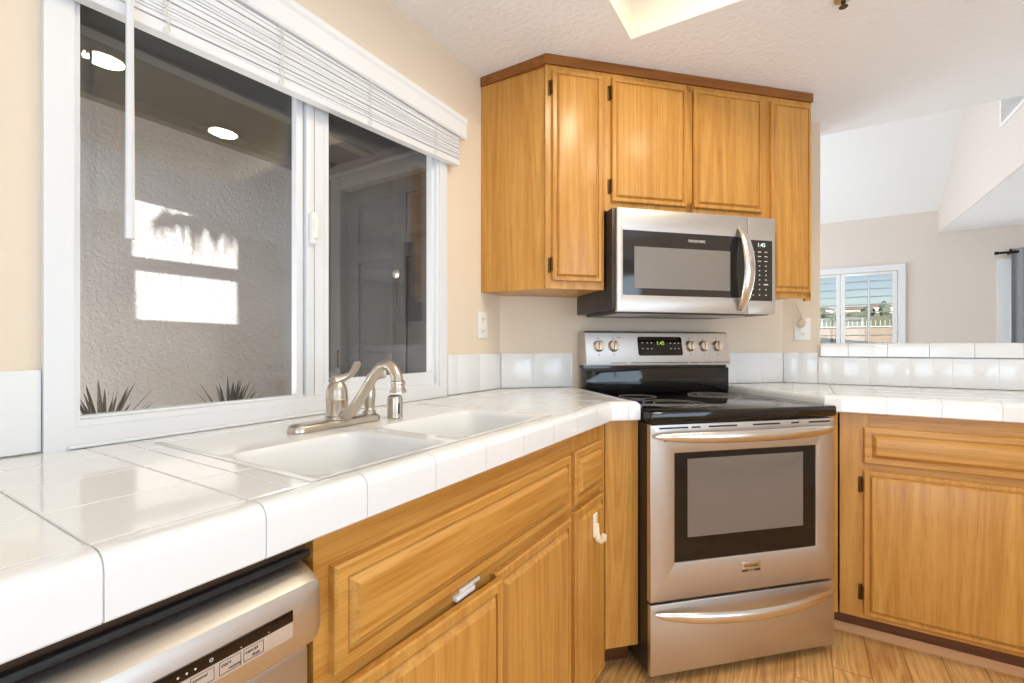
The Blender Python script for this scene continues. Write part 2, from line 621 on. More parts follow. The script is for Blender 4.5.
# kitchen ceiling with the raised light well
RX0, RX1, RY0, RY1, RZ = 0.623, 2.15, 0.10, 1.719, 2.45
b = MB()
b.box(-0.18, RX0, -1.45, Y1 + 0.19, ZCEIL, 2.5).box(RX1, 3.9, -1.45, Y1 + 0.19, ZCEIL, 2.5)
b.box(RX0, RX1, -1.45, RY0, ZCEIL, 2.5).box(RX0, RX1, RY1, Y1 + 0.19, ZCEIL, 2.5)
struct('ceiling', b, M['ceil'])
b = MB().box(RX0, RX1, RY0, RY1, RZ, 2.5)
b.box(RX0, RX0 + 0.004, RY0, RY1, ZCEIL + 0.001, RZ).box(RX1 - 0.004, RX1, RY0, RY1, ZCEIL + 0.001, RZ)
b.box(RX0 + 0.004, RX1 - 0.004, RY0, RY0 + 0.004, ZCEIL + 0.001, RZ).box(RX0 + 0.004, RX1 - 0.004, RY1 - 0.004, RY1, ZCEIL + 0.001, RZ)
struct('ceiling_light_well', b, M['cream'])

# walls behind the camera and to its right, with openings added for the fill lamps
b = MB()
b.box(0, 1.15, -1.45, -1.30, 0, ZCEIL).box(2.65, 3.9, -1.45, -1.30, 0, ZCEIL).box(1.15, 2.65, -1.45, -1.30, 2.06, ZCEIL)
struct('wall_rear', b, M['wall'])
b = MB()
b.box(3.7, 3.9, -1.45, -0.95, 0, ZCEIL).box(3.7, 3.9, 0.98, Y1 + 0.16, 0, ZCEIL)
b.box(3.7, 3.9, -0.95, 0.98, 0, 0.45).box(3.7, 3.9, -0.95, 0.98, 2.15, ZCEIL)
struct('wall_east', b, M['wall'])

# living room beyond the pass-through
LY0, LY1 = Y1 + 0.16, 6.60
b = MB()
LWX0, LWX1, LWZ0, LWZ1 = 0.62, 2.10, 0.85, 2.0          # shuttered window
DX0, DX1, DZ = 2.95, 4.55, 2.02                         # sliding door
b.box(-0.3, LWX0, LY1, LY1 + 0.16, 0, 2.61).box(LWX1, DX0, LY1, LY1 + 0.16, 0, 2.61).box(DX1, 5.6, LY1, LY1 + 0.16, 0, 2.61)
b.box(LWX0, LWX1, LY1, LY1 + 0.16, 0, LWZ0).box(LWX0, LWX1, LY1, LY1 + 0.16, LWZ1, 2.61).box(DX0, DX1, LY1, LY1 + 0.16, DZ, 2.61)
struct('wall_living_far', b, M['wall_living'])
b = MB()
b.box(5.45, 5.6, LY0, LY1, 0, 2.4)
b.box(-0.3, -0.2, LY0, 3.7, 0, 3.6).box(-0.3, -0.2, 6.1, LY1, 0, 3.6).box(-0.3, -0.2, 3.7, 6.1, 0, 0.55).box(-0.3, -0.2, 3.7, 6.1, 2.85, 3.6)
struct('wall_living_side', b, M['wall_living'])
b = MB().box(-0.3, 5.6, Y1 + 0.19, Y1 + 0.30, 2.5, 3.62)
struct('wall_living_header', b, M['wall_living'])
# vaulted ceiling: rises from the far wall, with a lower flat soffit on the right
b = MB()
pr = [(LY1 + 0.16, 2.60 - 0.12), (LY1 + 0.16, 2.62), (5.22, 3.74), (3.0, 3.74), (3.0, 3.62), (5.24, 3.62)]
b.loft([[(-0.3, y, z) for y, z in pr], [(2.44, y, z) for y, z in pr]])
struct('ceiling_vault', b, M['white_paint'])
b = MB().box(2.44, 5.6, 3.0, LY1, 2.36, 2.46)
struct('ceiling_soffit', b, M['white_paint'])
b = MB().box(2.43, 2.44, 3.03, LY1, 2.36, 3.7)
struct('wall_soffit', b, M['wall_living'])

# ------------------------------------------------------------------ window_1 over the sink
w = thing('window_1', None, None, 'L', (0.82, -0.0, ZC), kind='structure')
x0, x1, z0, z1 = WY0 + 0.001, WY1 - 0.001, WZ0, 2.04
GY = 0.035                                  # glass plane depth (behind wall face)
b = MB()
# flush outer flange, then stepped inner frame
b.frame(x0 - 0.0015, x1 + 0.0015, z0, z1 + 0.02, x0 + 0.040, x1 - 0.040, z0 + 0.040, z1 - 0.04, 0.003, -0.016)
b.frame(x0, x1, z0, z1, x0 + 0.050, x1 - 0.050, z0 + 0.052, z1 - 0.05, 0.036, -0.008)
b.frame(x0 + 0.040, x1 - 0.040, z0 + 0.040, z1 - 0.040, x0 + 0.0535, x1 - 0.0525, z0 + 0.057, z1 - 0.057, 0.034, 0.014)
struct('frame', b, M['vinyl'], w)
b = MB()
b.box(0.771, 0.792, 0.012, 0.034, z0 + 0.05, z1 - 0.05, 0.002).box(0.797, 0.822, 0.004, 0.05, z0 + 0.05, z1 - 0.05, 0.002)
struct('fixed_stile', b, M['vinyl'], w)
b = MB()
b.frame(0.826, x1 - 0.050, z0 + 0.050, z1 - 0.05, 0.866, 1.3250, 1.047, z1 - 0.074, 0.030, 0.008)
b.frame(0.856, 1.3335, 1.040, z1 - 0.066, 0.870, 1.3160, 1.052, z1 - 0.08, 0.028, 0.006)
struct('sash', b, M['vinyl'], w)
b = MB().box(0.315, 0.790, 0.0405, 0.0435, z0 + 0.055, z1 - 0.055)
b.loft([[(x, y + (0.0016 if z > 1.5 else -0.0016) + (-0.0008 if x > 0.5 else 0.0008), z) for x, y in ((0.320, 0.029), (0.7705, 0.029), (0.7705, 0.033), (0.320, 0.033))] for z in (z0 + 0.055, z1 - 0.055)])
struct('fixed_pane', b, M['glass'], w)
b = MB().box(0.868, 1.322, 0.0285, 0.0315, 1.05, z1 - 0.078).box(0.868, 1.322, 0.016, 0.019, 1.05, z1 - 0.078)
struct('sash_pane', b, M['glass'], w)
b = MB()
b.box(0.803, 0.824, -0.014, 0.006, 1.435, 1.525, 0.006).box(0.807, 0.820, -0.022, -0.012, 1.45, 1.51, 0.004)
struct('latch', b, M['plastic_white'], w)

# caulk-edged stool along the bottom of the window
b = MB().box(WY0 + 0.03, WY1 - 0.01, -0.0265, -0.0165, ZC + 0.001, ZC + 0.008, 0.003)
struct('trim_1', b, M['vinyl'], fr='L')

# ------------------------------------------------------------------ blind, drawn up
bl = thing('window_blind', 'white slatted blind drawn up in an uneven stack at the top of the sink window', 'blind', 'L', (0.83, -0.05, 1.98))
b = MB()
prof = [(-0.0175, 1.959), (-0.052, 1.959), (-0.056, 1.964), (-0.056, 2.012), (-0.061, 2.020), (-0.061, 2.036), (-0.0175, 2.036)]
b.loft([[(0.236, y, z) for y, z in prof], [(1.452, y, z) for y, z in prof]])
b.build('valance', M['slat'], bl)


def railz(x, lift=0.0):
    return 1.787 + 0.050 * (x - 0.25) + 0.004 * max(0.0, (x - 1.15) / 0.28)


BYC = -0.033                                # centre of the one-inch slats
NS = 26
for i in range(NS):
    t = i / (NS - 1)
    b = MB()
    rings = []
    for x in (0.262, 0.45, 0.64, 0.83, 1.0, 1.2, 1.418):
        lo = railz(x) + 0.019
        hi = 1.955
        z = lo + (hi - lo) * t + 0.0015 * math.sin(x * 9 + i)
        yc = BYC + 0.0025 * math.sin(i * 2.3)
        e = 0.45 * (hi - lo) / (NS - 1)
        rings.append([(x, yc - 0.0115, z - e), (x, yc - 0.0122, z), (x, yc - 0.0115, z + e), (x, yc, z + e + 0.0006), (x, yc + 0.0115, z + e), (x, yc + 0.0115, z - e), (x, yc, z - e + 0.0006)])
    b.loft(rings)
    b.build('slat', M['slat'], bl)
b = MB()
rings = []
for x in (0.258, 0.5, 0.8, 1.1, 1.2, 1.3, 1.420):
    z = railz(x)
    rings.append([(x, -0.046, z), (x, -0.020, z), (x, -0.018, z + 0.003), (x, -0.018, z + 0.016), (x, -0.047, z + 0.016), (x, -0.0475, z + 0.003)])
b.loft(rings)
b.build('bottom_rail', M['slat'], bl)
for x in (0.44, 0.69, 0.975, 1.275):
    b = MB()
    for s in (-1, 1):
        pts = []
        for k in range(14):
            tt = k / 13
            zz = railz(x) + 0.006 + (1.958 - railz(x)) * tt
            pts.append((x + 0.006 * math.sin(tt * 17 + s), -0.049 - 0.004 * abs(math.sin(tt * 14 + s)), zz))
        b.tube(pts, 0.0011, 5)
    b.tube([(x, -0.0477, railz(x) + 0.008), (x, -0.0497, railz(x) + 0.008)], 0.007, 8)
    b.build('ladder_cord', M['cord'], bl)
b = MB().tube([(0.372, -0.064, 1.985), (0.372, -0.066, 1.70), (0.372, -0.066, 1.42), (0.372, -0.066, 1.356)], [0.0065, 0.0065, 0.0078, 0.0082], 6)
b.build('tilt_wand', M['slat'], bl)

# ------------------------------------------------------------------ porch outside the sink window
SX = -1.30
b = MB().box(SX - 0.15, SX, -3.0, 1.95, -0.1, 2.9)
struct('wall_porch_stucco', b, M['stucco'])
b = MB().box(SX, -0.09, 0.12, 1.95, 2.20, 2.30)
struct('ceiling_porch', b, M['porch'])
b = MB().box(SX, SX + 0.055, 0.12, 1.75, 2.155, 2.199).box(-0.86, -0.80, 0.12, 1.75, 2.185, 2.199)
struct('trim_2', b, M['porch_trim'])
b = MB().box(SX, -0.09, -3.0, 1.95, -0.1, 0.0)
struct('floor_porch', b, M['concrete'])
# added unseen sun gobo, its two holes shaped to throw the stucco's sun patch
SY = -0.62
def back(Y, z):
    t = (Y - SY) / 0.85
    return (SX + 0.33 * t, z + 0.30 * t)
P = {k: back(*v) for k, v in dict(a=(0.845, 1.79), b=(1.316, 1.77), c=(1.316, 1.547), d=(0.845, 1.541),
                                 e=(0.855, 1.480), f=(1.312, 1.480), g=(1.316, 1.262), h=(0.860, 1.268)).items()}
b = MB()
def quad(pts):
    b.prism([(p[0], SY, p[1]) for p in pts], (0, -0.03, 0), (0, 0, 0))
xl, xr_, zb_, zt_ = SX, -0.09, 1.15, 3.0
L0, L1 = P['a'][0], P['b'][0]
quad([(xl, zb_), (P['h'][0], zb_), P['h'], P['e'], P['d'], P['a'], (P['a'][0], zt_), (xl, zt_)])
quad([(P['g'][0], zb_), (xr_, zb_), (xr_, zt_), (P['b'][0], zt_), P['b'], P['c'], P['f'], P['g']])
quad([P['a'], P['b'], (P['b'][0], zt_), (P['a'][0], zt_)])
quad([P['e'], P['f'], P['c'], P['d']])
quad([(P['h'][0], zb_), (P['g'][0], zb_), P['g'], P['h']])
struct('porch_sun_gobo', b, M['door_trim'])
# blocker lets the porch be lit from its open lower part only

# palm frond whose shadow falls on the stucco
pf = thing('palm_frond', 'drooping palm frond outside the end of the porch', 'palm', 'W', (-0.62, -0.95, 2.55))
def back2(Y, z, yy):
    t = (Y - yy) / 0.85
    return Vector((SX + 0.33 * t, yy, z + 0.30 * t))
YP = -0.95
b = MB()
spine = [back2(Y, z, YP) for Y, z in ((0.925, 1.70), (0.97, 1.728), (1.05, 1.745), (1.15, 1.75), (1.25, 1.745), (1.36, 1.73), (1.5, 1.71))]
b.tube(spine, [0.006, 0.012, 0.016, 0.020, 0.022, 0.02, 0.02], 8)
b.build('stem', M['palm'], pf)
b = MB()
for k in range(26):
    Y = 0.93 + 0.017 * k
    zt0 = 1.715 + 0.03 * math.sin(min(1, (Y - 0.92) / 0.2) * PI / 2)
    ln = random.uniform(0.06, 0.17) * (0.6 + 0.4 * min(1, (Y - 0.92) / 0.1))
    dy = random.uniform(-0.02, 0.02)
    p0, p1, p2 = back2(Y - 0.010, zt0, YP), back2(Y + 0.010, zt0, YP), back2(Y + dy, zt0 - ln, YP)
    off = Vector((0, -0.004, 0))
    b.loft([[p0, p1, p2], [p0 + off, p1 + off, p2 + off]])
for k in range(20):
    Y = 0.95 + 0.022 * k
    p0, p1, p2 = back2(Y - 0.012, 1.735, YP), back2(Y + 0.012, 1.735, YP), back2(Y + 0.02, 1.735 + random.uniform(0.03, 0.08), YP)
    off = Vector((0, -0.004, 0))
    b.loft([[p0, p1, p2], [p0 + off, p1 + off, p2 + off]])
b.build('leaflets', M['palm'], pf)

# six-panel door at the porch end
d1 = thing('door_1', None, None, 'W', (-0.63, 1.75, 0), kind='structure')
DXA, DXB = -1.05, -0.16
b = MB().box(SX + 0.002, DXA - 0.09, 1.752, 1.90, 0, 2.2).box(DXB + 0.0, -0.092, 1.752, 1.90, 0, 2.2).box(DXA - 0.09, DXB, 1.752, 1.90, 2.10, 2.2)
struct('wall_porch_end', b, M['porch_trim'])
b = MB().box(DXA - 0.085, DXA - 0.005, 1.725, 1.80, 0.0, 2.115, 0.006).box(DXA - 0.005, DXB, 1.725, 1.80, 2.04, 2.115, 0.006)
b.box(DXA - 0.02, DXA - 0.004, 1.74, 1.86, 0, 2.04).box(DXA - 0.10, DXB, 1.715, 1.76, 2.115, 2.135, 0.004)
struct('casing', b, M['door_trim'], d1)
b = MB()
b.box(DXA, DXB, 1.785, 1.82, 0.01, 2.035)
cols = [(-0.955, -0.685), (-0.590, -0.275)]
rows = [(0.20, 0.75), (0.86, 1.62), (1.725, 1.955)]
# stiles and rails stand proud of the panels
b.box(DXA, cols[0][0], 1.772, 1.786, 0.01, 2.035, 0.002).box(cols[0][1], cols[1][0], 1.772, 1.786, 0.01, 2.035, 0.002).box(cols[1][1], DXB, 1.772, 1.786, 0.01, 2.035, 0.002)
for cx in cols:
    zz = [0.01] + [v for r in rows for v in r] + [2.035]
    for k in range(0, 8, 2):
        b.box(cx[0], cx[1], 1.772, 1.786, zz[k], zz[k + 1], 0.002)
    for r in rows:
        b.slab_front(cx[0] + 0.018, cx[1] - 0.018, r[0] + 0.018, r[1] - 0.018, 1.786, [(0, 0), (0.03, 0.009), (0.04, 0.009)])
struct('slab', b, M['door_grey'], d1)
b = MB().lathe([(0.026, 0), (0.026, 0.006), (0.018, 0.012), (0.006, 0.014)], (-0.655, 1.772, 1.535), 'y', 20)
struct('door_viewer', b, M['knob'], d1)
b = MB().box(DXA - 0.03, DXA - 0.012, 1.72, 1.742, 1.03, 1.13, 0.003)
struct('hinge', b, M['brass'], d1)


def blade_plant(name, label, cx, cy, zc, n, ln, seed, group):
    rnd = random.Random(seed)
    t = thing(name, label, 'plant', 'W', (cx, cy, 0), group)
    b = MB().lathe([(0.05, 0), (0.045, 0.3), (0.04, zc - 0.02), (0.02, zc + 0.02)], (cx, cy, 0), 'z', 12)
    b.build('trunk', M['trunk'], t)
    b = MB()
    for k in range(n):
        az = rnd.uniform(0, 2 * PI)
        el = rnd.uniform(0.35, 1.45)
        L = ln * rnd.uniform(0.7, 1.1)
        dirv = Vector((math.cos(az) * math.cos(el), math.sin(az) * math.cos(el), math.sin(el)))
        side = dirv.cross(Vector((0, 0, 1))).normalized()
        upv = side.cross(dirv)
        base = Vector((cx, cy, zc))
        rings = []
        for j in range(6):
            q = j / 5
            p = base + dirv * (L * q) - Vector((0, 0, 0.16 * L * q * q))
            hw = 0.0062 * (1 - q) ** 0.7 * (0.6 + 1.2 * min(q * 4, 1)) + 0.0006
            rings.append([p - side * hw, p + upv * (hw * 0.25), p + side * hw, p - upv * (hw * 0.25)])
        b.loft(rings)
    b.build('leaves', M['leaf'], t)
    return t


blade_plant('blade_plant', 'spiky blade-leaved plant at the lower left corner of the sink window', -1.02, 0.66, 0.77, 46, 0.30, 3, 'spiky plants on the porch')
blade_plant('blade_plant', 'wider spiky blade-leaved plant against the stucco, seen at the bottom of the large pane', -1.05, 1.12, 0.75, 60, 0.30, 5, 'spiky plants on the porch')

# ------------------------------------------------------------------ cabinets
DOOR = [(0.0, 0.0), (0.0, 0.013), (0.004, 0.0165), (0.020, 0.0165), (0.0205, 0.011), (0.025, 0.011), (0.0375, 0.0232), (0.040, 0.0235)]

DOOR_UP = [(0.0, 0.0), (0.0, 0.012), (0.003, 0.0155), (0.014, 0.0155), (0.0145, 0.011), (0.018, 0.011), (0.026, 0.0205), (0.028, 0.021)]


def panel(parent, name, x0, x1, z0, z1, y, grain='v', prof=DOOR):
    b = MB().slab_front(x0, x1, z0, z1, y, prof)
    return b.build(name, M['oak_' + grain], parent, angle=25)


def hinge(parent, x, z, y, side=1):
    b = MB().box(x - 0.006, x + 0.006, y - 0.004, y, z - 0.030, z + 0.030, 0.0015)
    b.tube([(x + 0.006 * side, y - 0.010, z - 0.024), (x + 0.006 * side, y - 0.010, z + 0.024)], 0.0045, 8)
    b.tube([(x + 0.006 * side, y - 0.010, z + 0.024), (x + 0.006 * side, y - 0.010, z + 0.032)], [0.0045, 0.001], 8)
    return b.build('hinge', M['brass'], parent)


# --- uppers on the diagonal wall; frame coordinates x = a, y = -n
UB, UT, UN = 1.38, 2.262, 0.325
UA = [0.117, 0.367, 1.130, 1.386]
# left upper: its end panel runs square to the window wall
t = thing('upper_cabinet', 'tall narrow oak wall cabinet left of the microwave, its end panel against the window wall', 'cabinet', 'D', (0.24, -0.2, UB), 'oak wall cabinets')
# footprint: window wall corner (0,1.6244) -> in D coordinates
def toD(x, y): return ((x + y - Y0) * S2, -(x - (y - Y0)) * S2)
pA = toD(0.002, 1.6244); pB = toD(0.3128, 1.6244); pC = (UA[1] - 0.001, -UN); pD = (UA[1] - 0.001, -0.002); pE = (0.004, -0.002)
b = MB().poly_z([(pA[0], pA[1]), (pB[0], pB[1] + 0.018), (pC[0], pC[1] + 0.018), pD, pE], UB, UT)
b.build('carcass', M['oak_v'], t)
b = MB().frame(pB[0], pC[0], UB - 0.002, UT, pB[0] + 0.045, pC[0] - 0.022, UB + 0.040, UT - 0.030, -UN + 0.018, -UN)
b.build('face_frame', M['oak_v'], t)
dr = panel(t, 'door', 0.143, 0.352, 1.408, 2.240, -UN, 'v', DOOR_UP)
for z in (1.47, 2.17): hinge(dr, 0.134, z, -UN)
# middle upper over the microwave
t = thing('upper_cabinet', 'short two-door oak wall cabinet directly above the microwave', 'cabinet', 'D', (0.75, -0.2, 1.70), 'oak wall cabinets')
b = MB().box(UA[1], UA[2] - 0.001, -UN + 0.018, -0.002, 1.702, UT)
b.build('carcass', M['oak_v'], t)
b = MB().frame(UA[1], UA[2] - 0.001, 1.700, UT, UA[1] + 0.04, UA[2] - 0.03, 1.76, UT - 0.03, -UN + 0.018, -UN).box(0.742, 0.772, -UN, -UN + 0.018, 1.70, UT)
b.build('face_frame', M['oak_v'], t)
dr = panel(t, 'door', 0.397, 0.738, 1.738, 2.240, -UN, 'v', DOOR_UP)
for z in (1.80, 2.18): hinge(dr, 0.388, z, -UN)
panel(t, 'door', 0.774, 1.112, 1.738, 2.240, -UN, 'v', DOOR_UP)
# right upper
t = thing('upper_cabinet', 'tall narrow oak wall cabinet right of the microwave, above the wall outlet', 'cabinet', 'D', (1.25, -0.2, UB), 'oak wall cabinets')
b = MB().box(UA[2], UA[3], -UN + 0.018, -0.02, UB, UT)
b.build('carcass', M['oak_v'], t)
b = MB().frame(UA[2], UA[3], UB - 0.012, UT, UA[2] + 0.03, UA[3] - 0.025, UB + 0.025, UT - 0.03, -UN + 0.018, -UN).box(UA[3] - 0.026, UA[3], -UN, -UN + 0.018, UB - 0.024, UB + 0.02)
b.build('face_frame', M['oak_v'], t)
panel(t, 'door', 1.160, 1.374, 1.392, 2.240, -UN, 'v', DOOR_UP)
# crown strip round the top of all three
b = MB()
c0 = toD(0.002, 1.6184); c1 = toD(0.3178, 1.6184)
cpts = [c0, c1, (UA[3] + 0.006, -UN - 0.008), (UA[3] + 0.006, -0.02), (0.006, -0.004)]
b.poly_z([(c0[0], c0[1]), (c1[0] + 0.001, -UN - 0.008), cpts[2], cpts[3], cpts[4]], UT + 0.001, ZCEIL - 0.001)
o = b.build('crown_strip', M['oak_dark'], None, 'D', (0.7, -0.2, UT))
tag(o, 'dark oak strip along the top of the wall cabinets against the ceiling', 'trim')

# --- base cabinets left: frame L, x = world Y, y = -world X
FX = 0.592          # face plane
ZT = 0.10           # toe height
ZU = 0.8925         # underside of the counter


def base_unit(label, fr, x0, x1, face, fronts, hinges=(), depth=0.57, ftop=ZU, o=None):
    t = thing('base_cabinet', label, 'cabinet', fr, o or ((x0 + x1) / 2, -face + 0.25, 0), 'oak base cabinets')
    b = MB()
    e = 0.0005
    b.box(x0 + e, x0 + 0.018, -face + 0.019, -face + depth, ZT, ftop).box(x1 - 0.018, x1 - e, -face + 0.019, -face + depth, ZT, ftop)
    b.box(x0 + 0.018, x1 - 0.018, -face + 0.019, -face + depth, ZT, ZT + 0.018).box(x0 + 0.018, x1 - 0.018, -face + depth - 0.01, -face + depth, ZT, 0.70)
    b.build('carcass', M['oak_v'], t)
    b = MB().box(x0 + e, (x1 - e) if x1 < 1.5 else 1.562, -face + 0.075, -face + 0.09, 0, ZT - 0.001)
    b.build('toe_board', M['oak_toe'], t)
    return t


t = base_unit('wide oak sink cabinet under the double sink with a false drawer front', 'L', 0.400, 1.238, FX, None)
b = MB()
b.box(0.4005, 0.432, -FX, -FX + 0.019, ZT, ZU).box(1.213, 1.2375, -FX, -FX + 0.019, ZT, ZU)
b.box(0.432, 1.213, -FX, -FX + 0.019, 0.826, ZU).box(0.432, 1.213, -FX, -FX + 0.019, 0.640, 0.690).box(0.432, 1.213, -FX, -FX + 0.019, ZT, 0.14)
b.box(0.820, 0.840, -FX + 0.001, -FX + 0.019, 0.14, 0.64)
b.build('face_frame', M['oak_h'], t)
panel(t, 'false_drawer_front', 0.425, 1.223, 0.682, 0.836, -FX, 'h')
panel(t, 'door', 0.833, 1.223, 0.118, 0.655, -FX)
# left door stands ajar: modelled closed, then swung about its hinge edge
dr = panel(t, 'door', 0.419, 0.828, 0.118, 0.655, -FX)
hx = Vector((0.419, -FX, 0)) - org_of(t)
dr.matrix_basis = Matrix.Translation(hx) @ Matrix.Rotation(math.radians(-3.2), 4, 'Z') @ Matrix.Translation(-hx)
b = MB().box(0.705, 0.765, -FX - 0.010, -FX + 0.014, 0.652, 0.662, 0.002).box(0.725, 0.790, -FX - 0.004, -FX + 0.012, 0.660, 0.668, 0.002)
b.build('child_latch', M['plastic_white'], t)['label'] = 'white plastic child latch'

t = base_unit('narrow oak base cabinet with a small drawer and a white hook on its door', 'L', 1.238, 1.531, FX, None)
b = MB()
b.box(1.2385, 1.262, -FX, -FX + 0.019, ZT, ZU).box(1.470, 1.5305, -FX, -FX + 0.019, ZT - 0.02, ZU)
b.box(1.262, 1.470, -FX, -FX + 0.019, 0.825, ZU).box(1.262, 1.470, -FX, -FX + 0.019, 0.640, 0.70).box(1.262, 1.470, -FX, -FX + 0.019, ZT, 0.14)
b.build('face_frame', M['oak_v'], t)
panel(t, 'drawer_front', 1.252, 1.484, 0.680, 0.838, -FX, 'h')
panel(t, 'door', 1.252, 1.490, 0.070, 0.660, -FX)

# hook
b = MB()
hxx, hz, hy = 1.376, 0.582, -FX - 0.0240
b.box(hxx - 0.016, hxx + 0.016, hy - 0.006, hy, hz - 0.030, hz + 0.042, 0.0055)
pts = [(hxx, hy - 0.004, hz + 0.01), (hxx, hy - 0.006, hz - 0.020), (hxx, hy - 0.012, hz - 0.036), (hxx, hy - 0.022, hz - 0.040), (hxx, hy - 0.030, hz - 0.032), (hxx, hy - 0.033, hz - 0.018)]
b.tube(pts, [0.009, 0.009, 0.009, 0.0085, 0.008, 0.006], 8, 1.3, (1, 0, 0))
o = b.build('adhesive_hook', M['plastic_cream'], None, 'L', (hxx, hy, hz))
tag(o, 'white plastic hook stuck on the narrow oak cabinet door', 'hook')

# diagonal fillers either side of the range
DFN = 0.588
def filler(label, pts, xin):
    t = thing('cabinet_filler', label, 'filler panel', 'D', (pts[0][0], -DFN, 0))
    b = MB().poly_z(pts, ZT, ZU)
    b.build('board', M['oak_v'], t)
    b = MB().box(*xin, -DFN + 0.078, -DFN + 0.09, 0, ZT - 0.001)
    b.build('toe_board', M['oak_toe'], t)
ka = 0.2495
filler('oak filler board left of the range beside the narrow cabinet', [(ka + 0.002, -DFN), (0.3755, -DFN), (0.3755, -DFN + 0.019), (ka + 0.020, -DFN + 0.019)], (0.226, 0.3755))
kb = 1.244
filler('oak filler board right of the range beside the wide single-door cabinet', [(1.1465, -DFN), (kb - 0.002, -DFN), (kb - 0.020, -DFN + 0.019), (1.1465, -DFN + 0.019)], (1.1465, 1.268))

# spare unit left of the dishwasher (outside the frame, carries the counter)
t = base_unit('oak base cabinet at the counter end beyond the dishwasher', 'L', -0.65, -0.225, FX, None)
b = MB().frame(-0.6495, -0.2255, ZT, ZU, -0.61, -0.26, 0.14, 0.83, -FX + 0.019, -FX).box(-0.61, -0.26, -FX, -FX + 0.019, 0.64, 0.70)
b.build('face_frame', M['oak_v'], t)
panel(t, 'drawer_front', -0.625, -0.245, 0.680, 0.838, -FX, 'h')
panel(t, 'door', -0.625, -0.245, 0.118, 0.660, -FX)

# --- right base cabinets: frame W, face at Y 2.235
RFACE = 2.235
def right_unit(label, x0, x1, d0, d1):
    t = thing('base_cabinet', label, 'cabinet', 'W', ((x0 + x1) / 2, RFACE + 0.25, 0), 'oak base cabinets')
    b = MB().box(x0 + 0.0005, x0 + 0.018, RFACE + 0.019, 2.84, ZT, ZU).box(x1 - 0.018, x1 - 0.0005, RFACE + 0.019, 2.84, ZT, ZU).box(x0 + 0.018, x1 - 0.018, RFACE + 0.019, 2.84, ZT, ZT + 0.018)
    b.build('carcass', M['oak_v'], t)
    for p, q in ((x0 + 0.0005, d0 + 0.02), (d1 - 0.02, x1 - 0.0005)):
        MB().box(p, q, RFACE, RFACE + 0.019, ZT, ZU).build('face_stile', M['oak_v'], t)
    for p, q in ((0.825, ZU), (0.640, 0.71), (ZT, 0.14)):
        MB().box(d0 + 0.02, d1 - 0.02, RFACE, RFACE + 0.019, p, q).build('face_rail', M['oak_h'], t)
    panel(t, 'drawer_front', d0, d1, 0.700, 0.838, RFACE, 'h')
    dr = panel(t, 'door', d0, d1, 0.118, 0.672, RFACE, 'v', DOOR_UP)
    for z in (0.20, 0.615): hinge(dr, d0 - 0.010, z, RFACE)
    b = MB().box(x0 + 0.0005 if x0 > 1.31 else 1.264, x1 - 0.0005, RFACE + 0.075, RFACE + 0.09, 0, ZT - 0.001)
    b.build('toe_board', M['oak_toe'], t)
right_unit('wide oak base cabinet with one door and drawer under the right counter', 1.300, 2.06, 1.375, 2.00)
right_unit('oak base cabinet at the far end of the right counter', 2.06, 2.70, 2.10, 2.64)
# floor moulding in front of the right toe board
b = MB()
prf = [(0.0, 0.0), (-0.016, 0.0), (-0.015, 0.008), (-0.009, 0.018), (-0.003, 0.030), (0.0, 0.030)]
b.loft([[(1.268, RFACE + 0.0745 + y, z) for y, z in prf], [(2.70, RFACE + 0.0745 + y, z) for y, z in prf]])
struct('trim_3', b, M['floor_edge'])

# ------------------------------------------------------------------ tile counters
def clip(poly, a, c, keep):
    """keep points with keep*(p[a]-c) >= 0"""
    out = []
    n = len(poly)
    for i in range(n):
        p, q = poly[i], poly[(i + 1) % n]
        dp, dq = keep * (p[a] - c), keep * (q[a] - c)
        if dp >= 0: out.append(p)
        if (dp > 0 > dq) or (dp < 0 < dq):
            t = dp / (dp - dq)
            out.append((p[0] + (q[0] - p[0]) * t, p[1] + (q[1] - p[1]) * t))
    return out


def inset(poly, d):
    n = len(poly)
    area_ = sum(poly[i][0] * poly[(i + 1) % n][1] - poly[(i + 1) % n][0] * poly[i][1] for i in range(n)) / 2
    if abs(area_) < 3e-5: return None
    if area_ < 0: poly = poly[::-1]
    res = []
    for i in range(n):
        p0, p1, p2 = Vector(poly[i - 1]), Vector(poly[i]), Vector(poly[(i + 1) % n])
        e1, e2 = (p1 - p0), (p2 - p1)
        if e1.length < 1e-6 or e2.length < 1e-6: return None
        e1.normalize(); e2.normalize()
        n1, n2 = Vector((-e1.y, e1.x)), Vector((-e2.y, e2.x))
        k = 1 + n1.dot(n2)
        if k < 0.15: return None
        res.append(p1 + (n1 + n2) * (d / k))
    # reject collapsed pieces
    a2 = sum(res[i].x * res[(i + 1) % n].y - res[(i + 1) % n].x * res[i].y for i in range(n)) / 2
    return [tuple(v) for v in res] if a2 > 1e-5 else None


def tile_region(mb, poly, xs, ys, ztop, z0, joint=0.0012):
    xs = [-9] + list(xs) + [9]
    ys = [-9] + list(ys) + [9]
    for i in range(len(xs) - 1):
        pi = clip(clip(poly, 0, xs[i], 1), 0, xs[i + 1], -1)
        if len(pi) < 3: continue
        for j in range(len(ys) - 1):
            pj = clip(clip(pi, 1, ys[j], 1), 1, ys[j + 1], -1)
            q = []
            for p in pj:
                if not q or (Vector(p) - Vector(q[-1])).length > 1e-5: q.append(p)
            if len(q) > 2 and (Vector(q[0]) - Vector(q[-1])).length < 1e-5: q.pop()
            if len(q) < 3: continue
            a = inset(q, joint)
            c = inset(q, joint + 0.0012)
            if a is None: continue
            if c is None:
                mb.loft([[(p[0], p[1], z0) for p in a], [(p[0], p[1], ztop) for p in a]])
            else:
                mb.loft([[(p[0], p[1], z0) for p in a], [(p[0], p[1], ztop - 0.0012) for p in a], [(p[0], p[1], ztop) for p in c]])


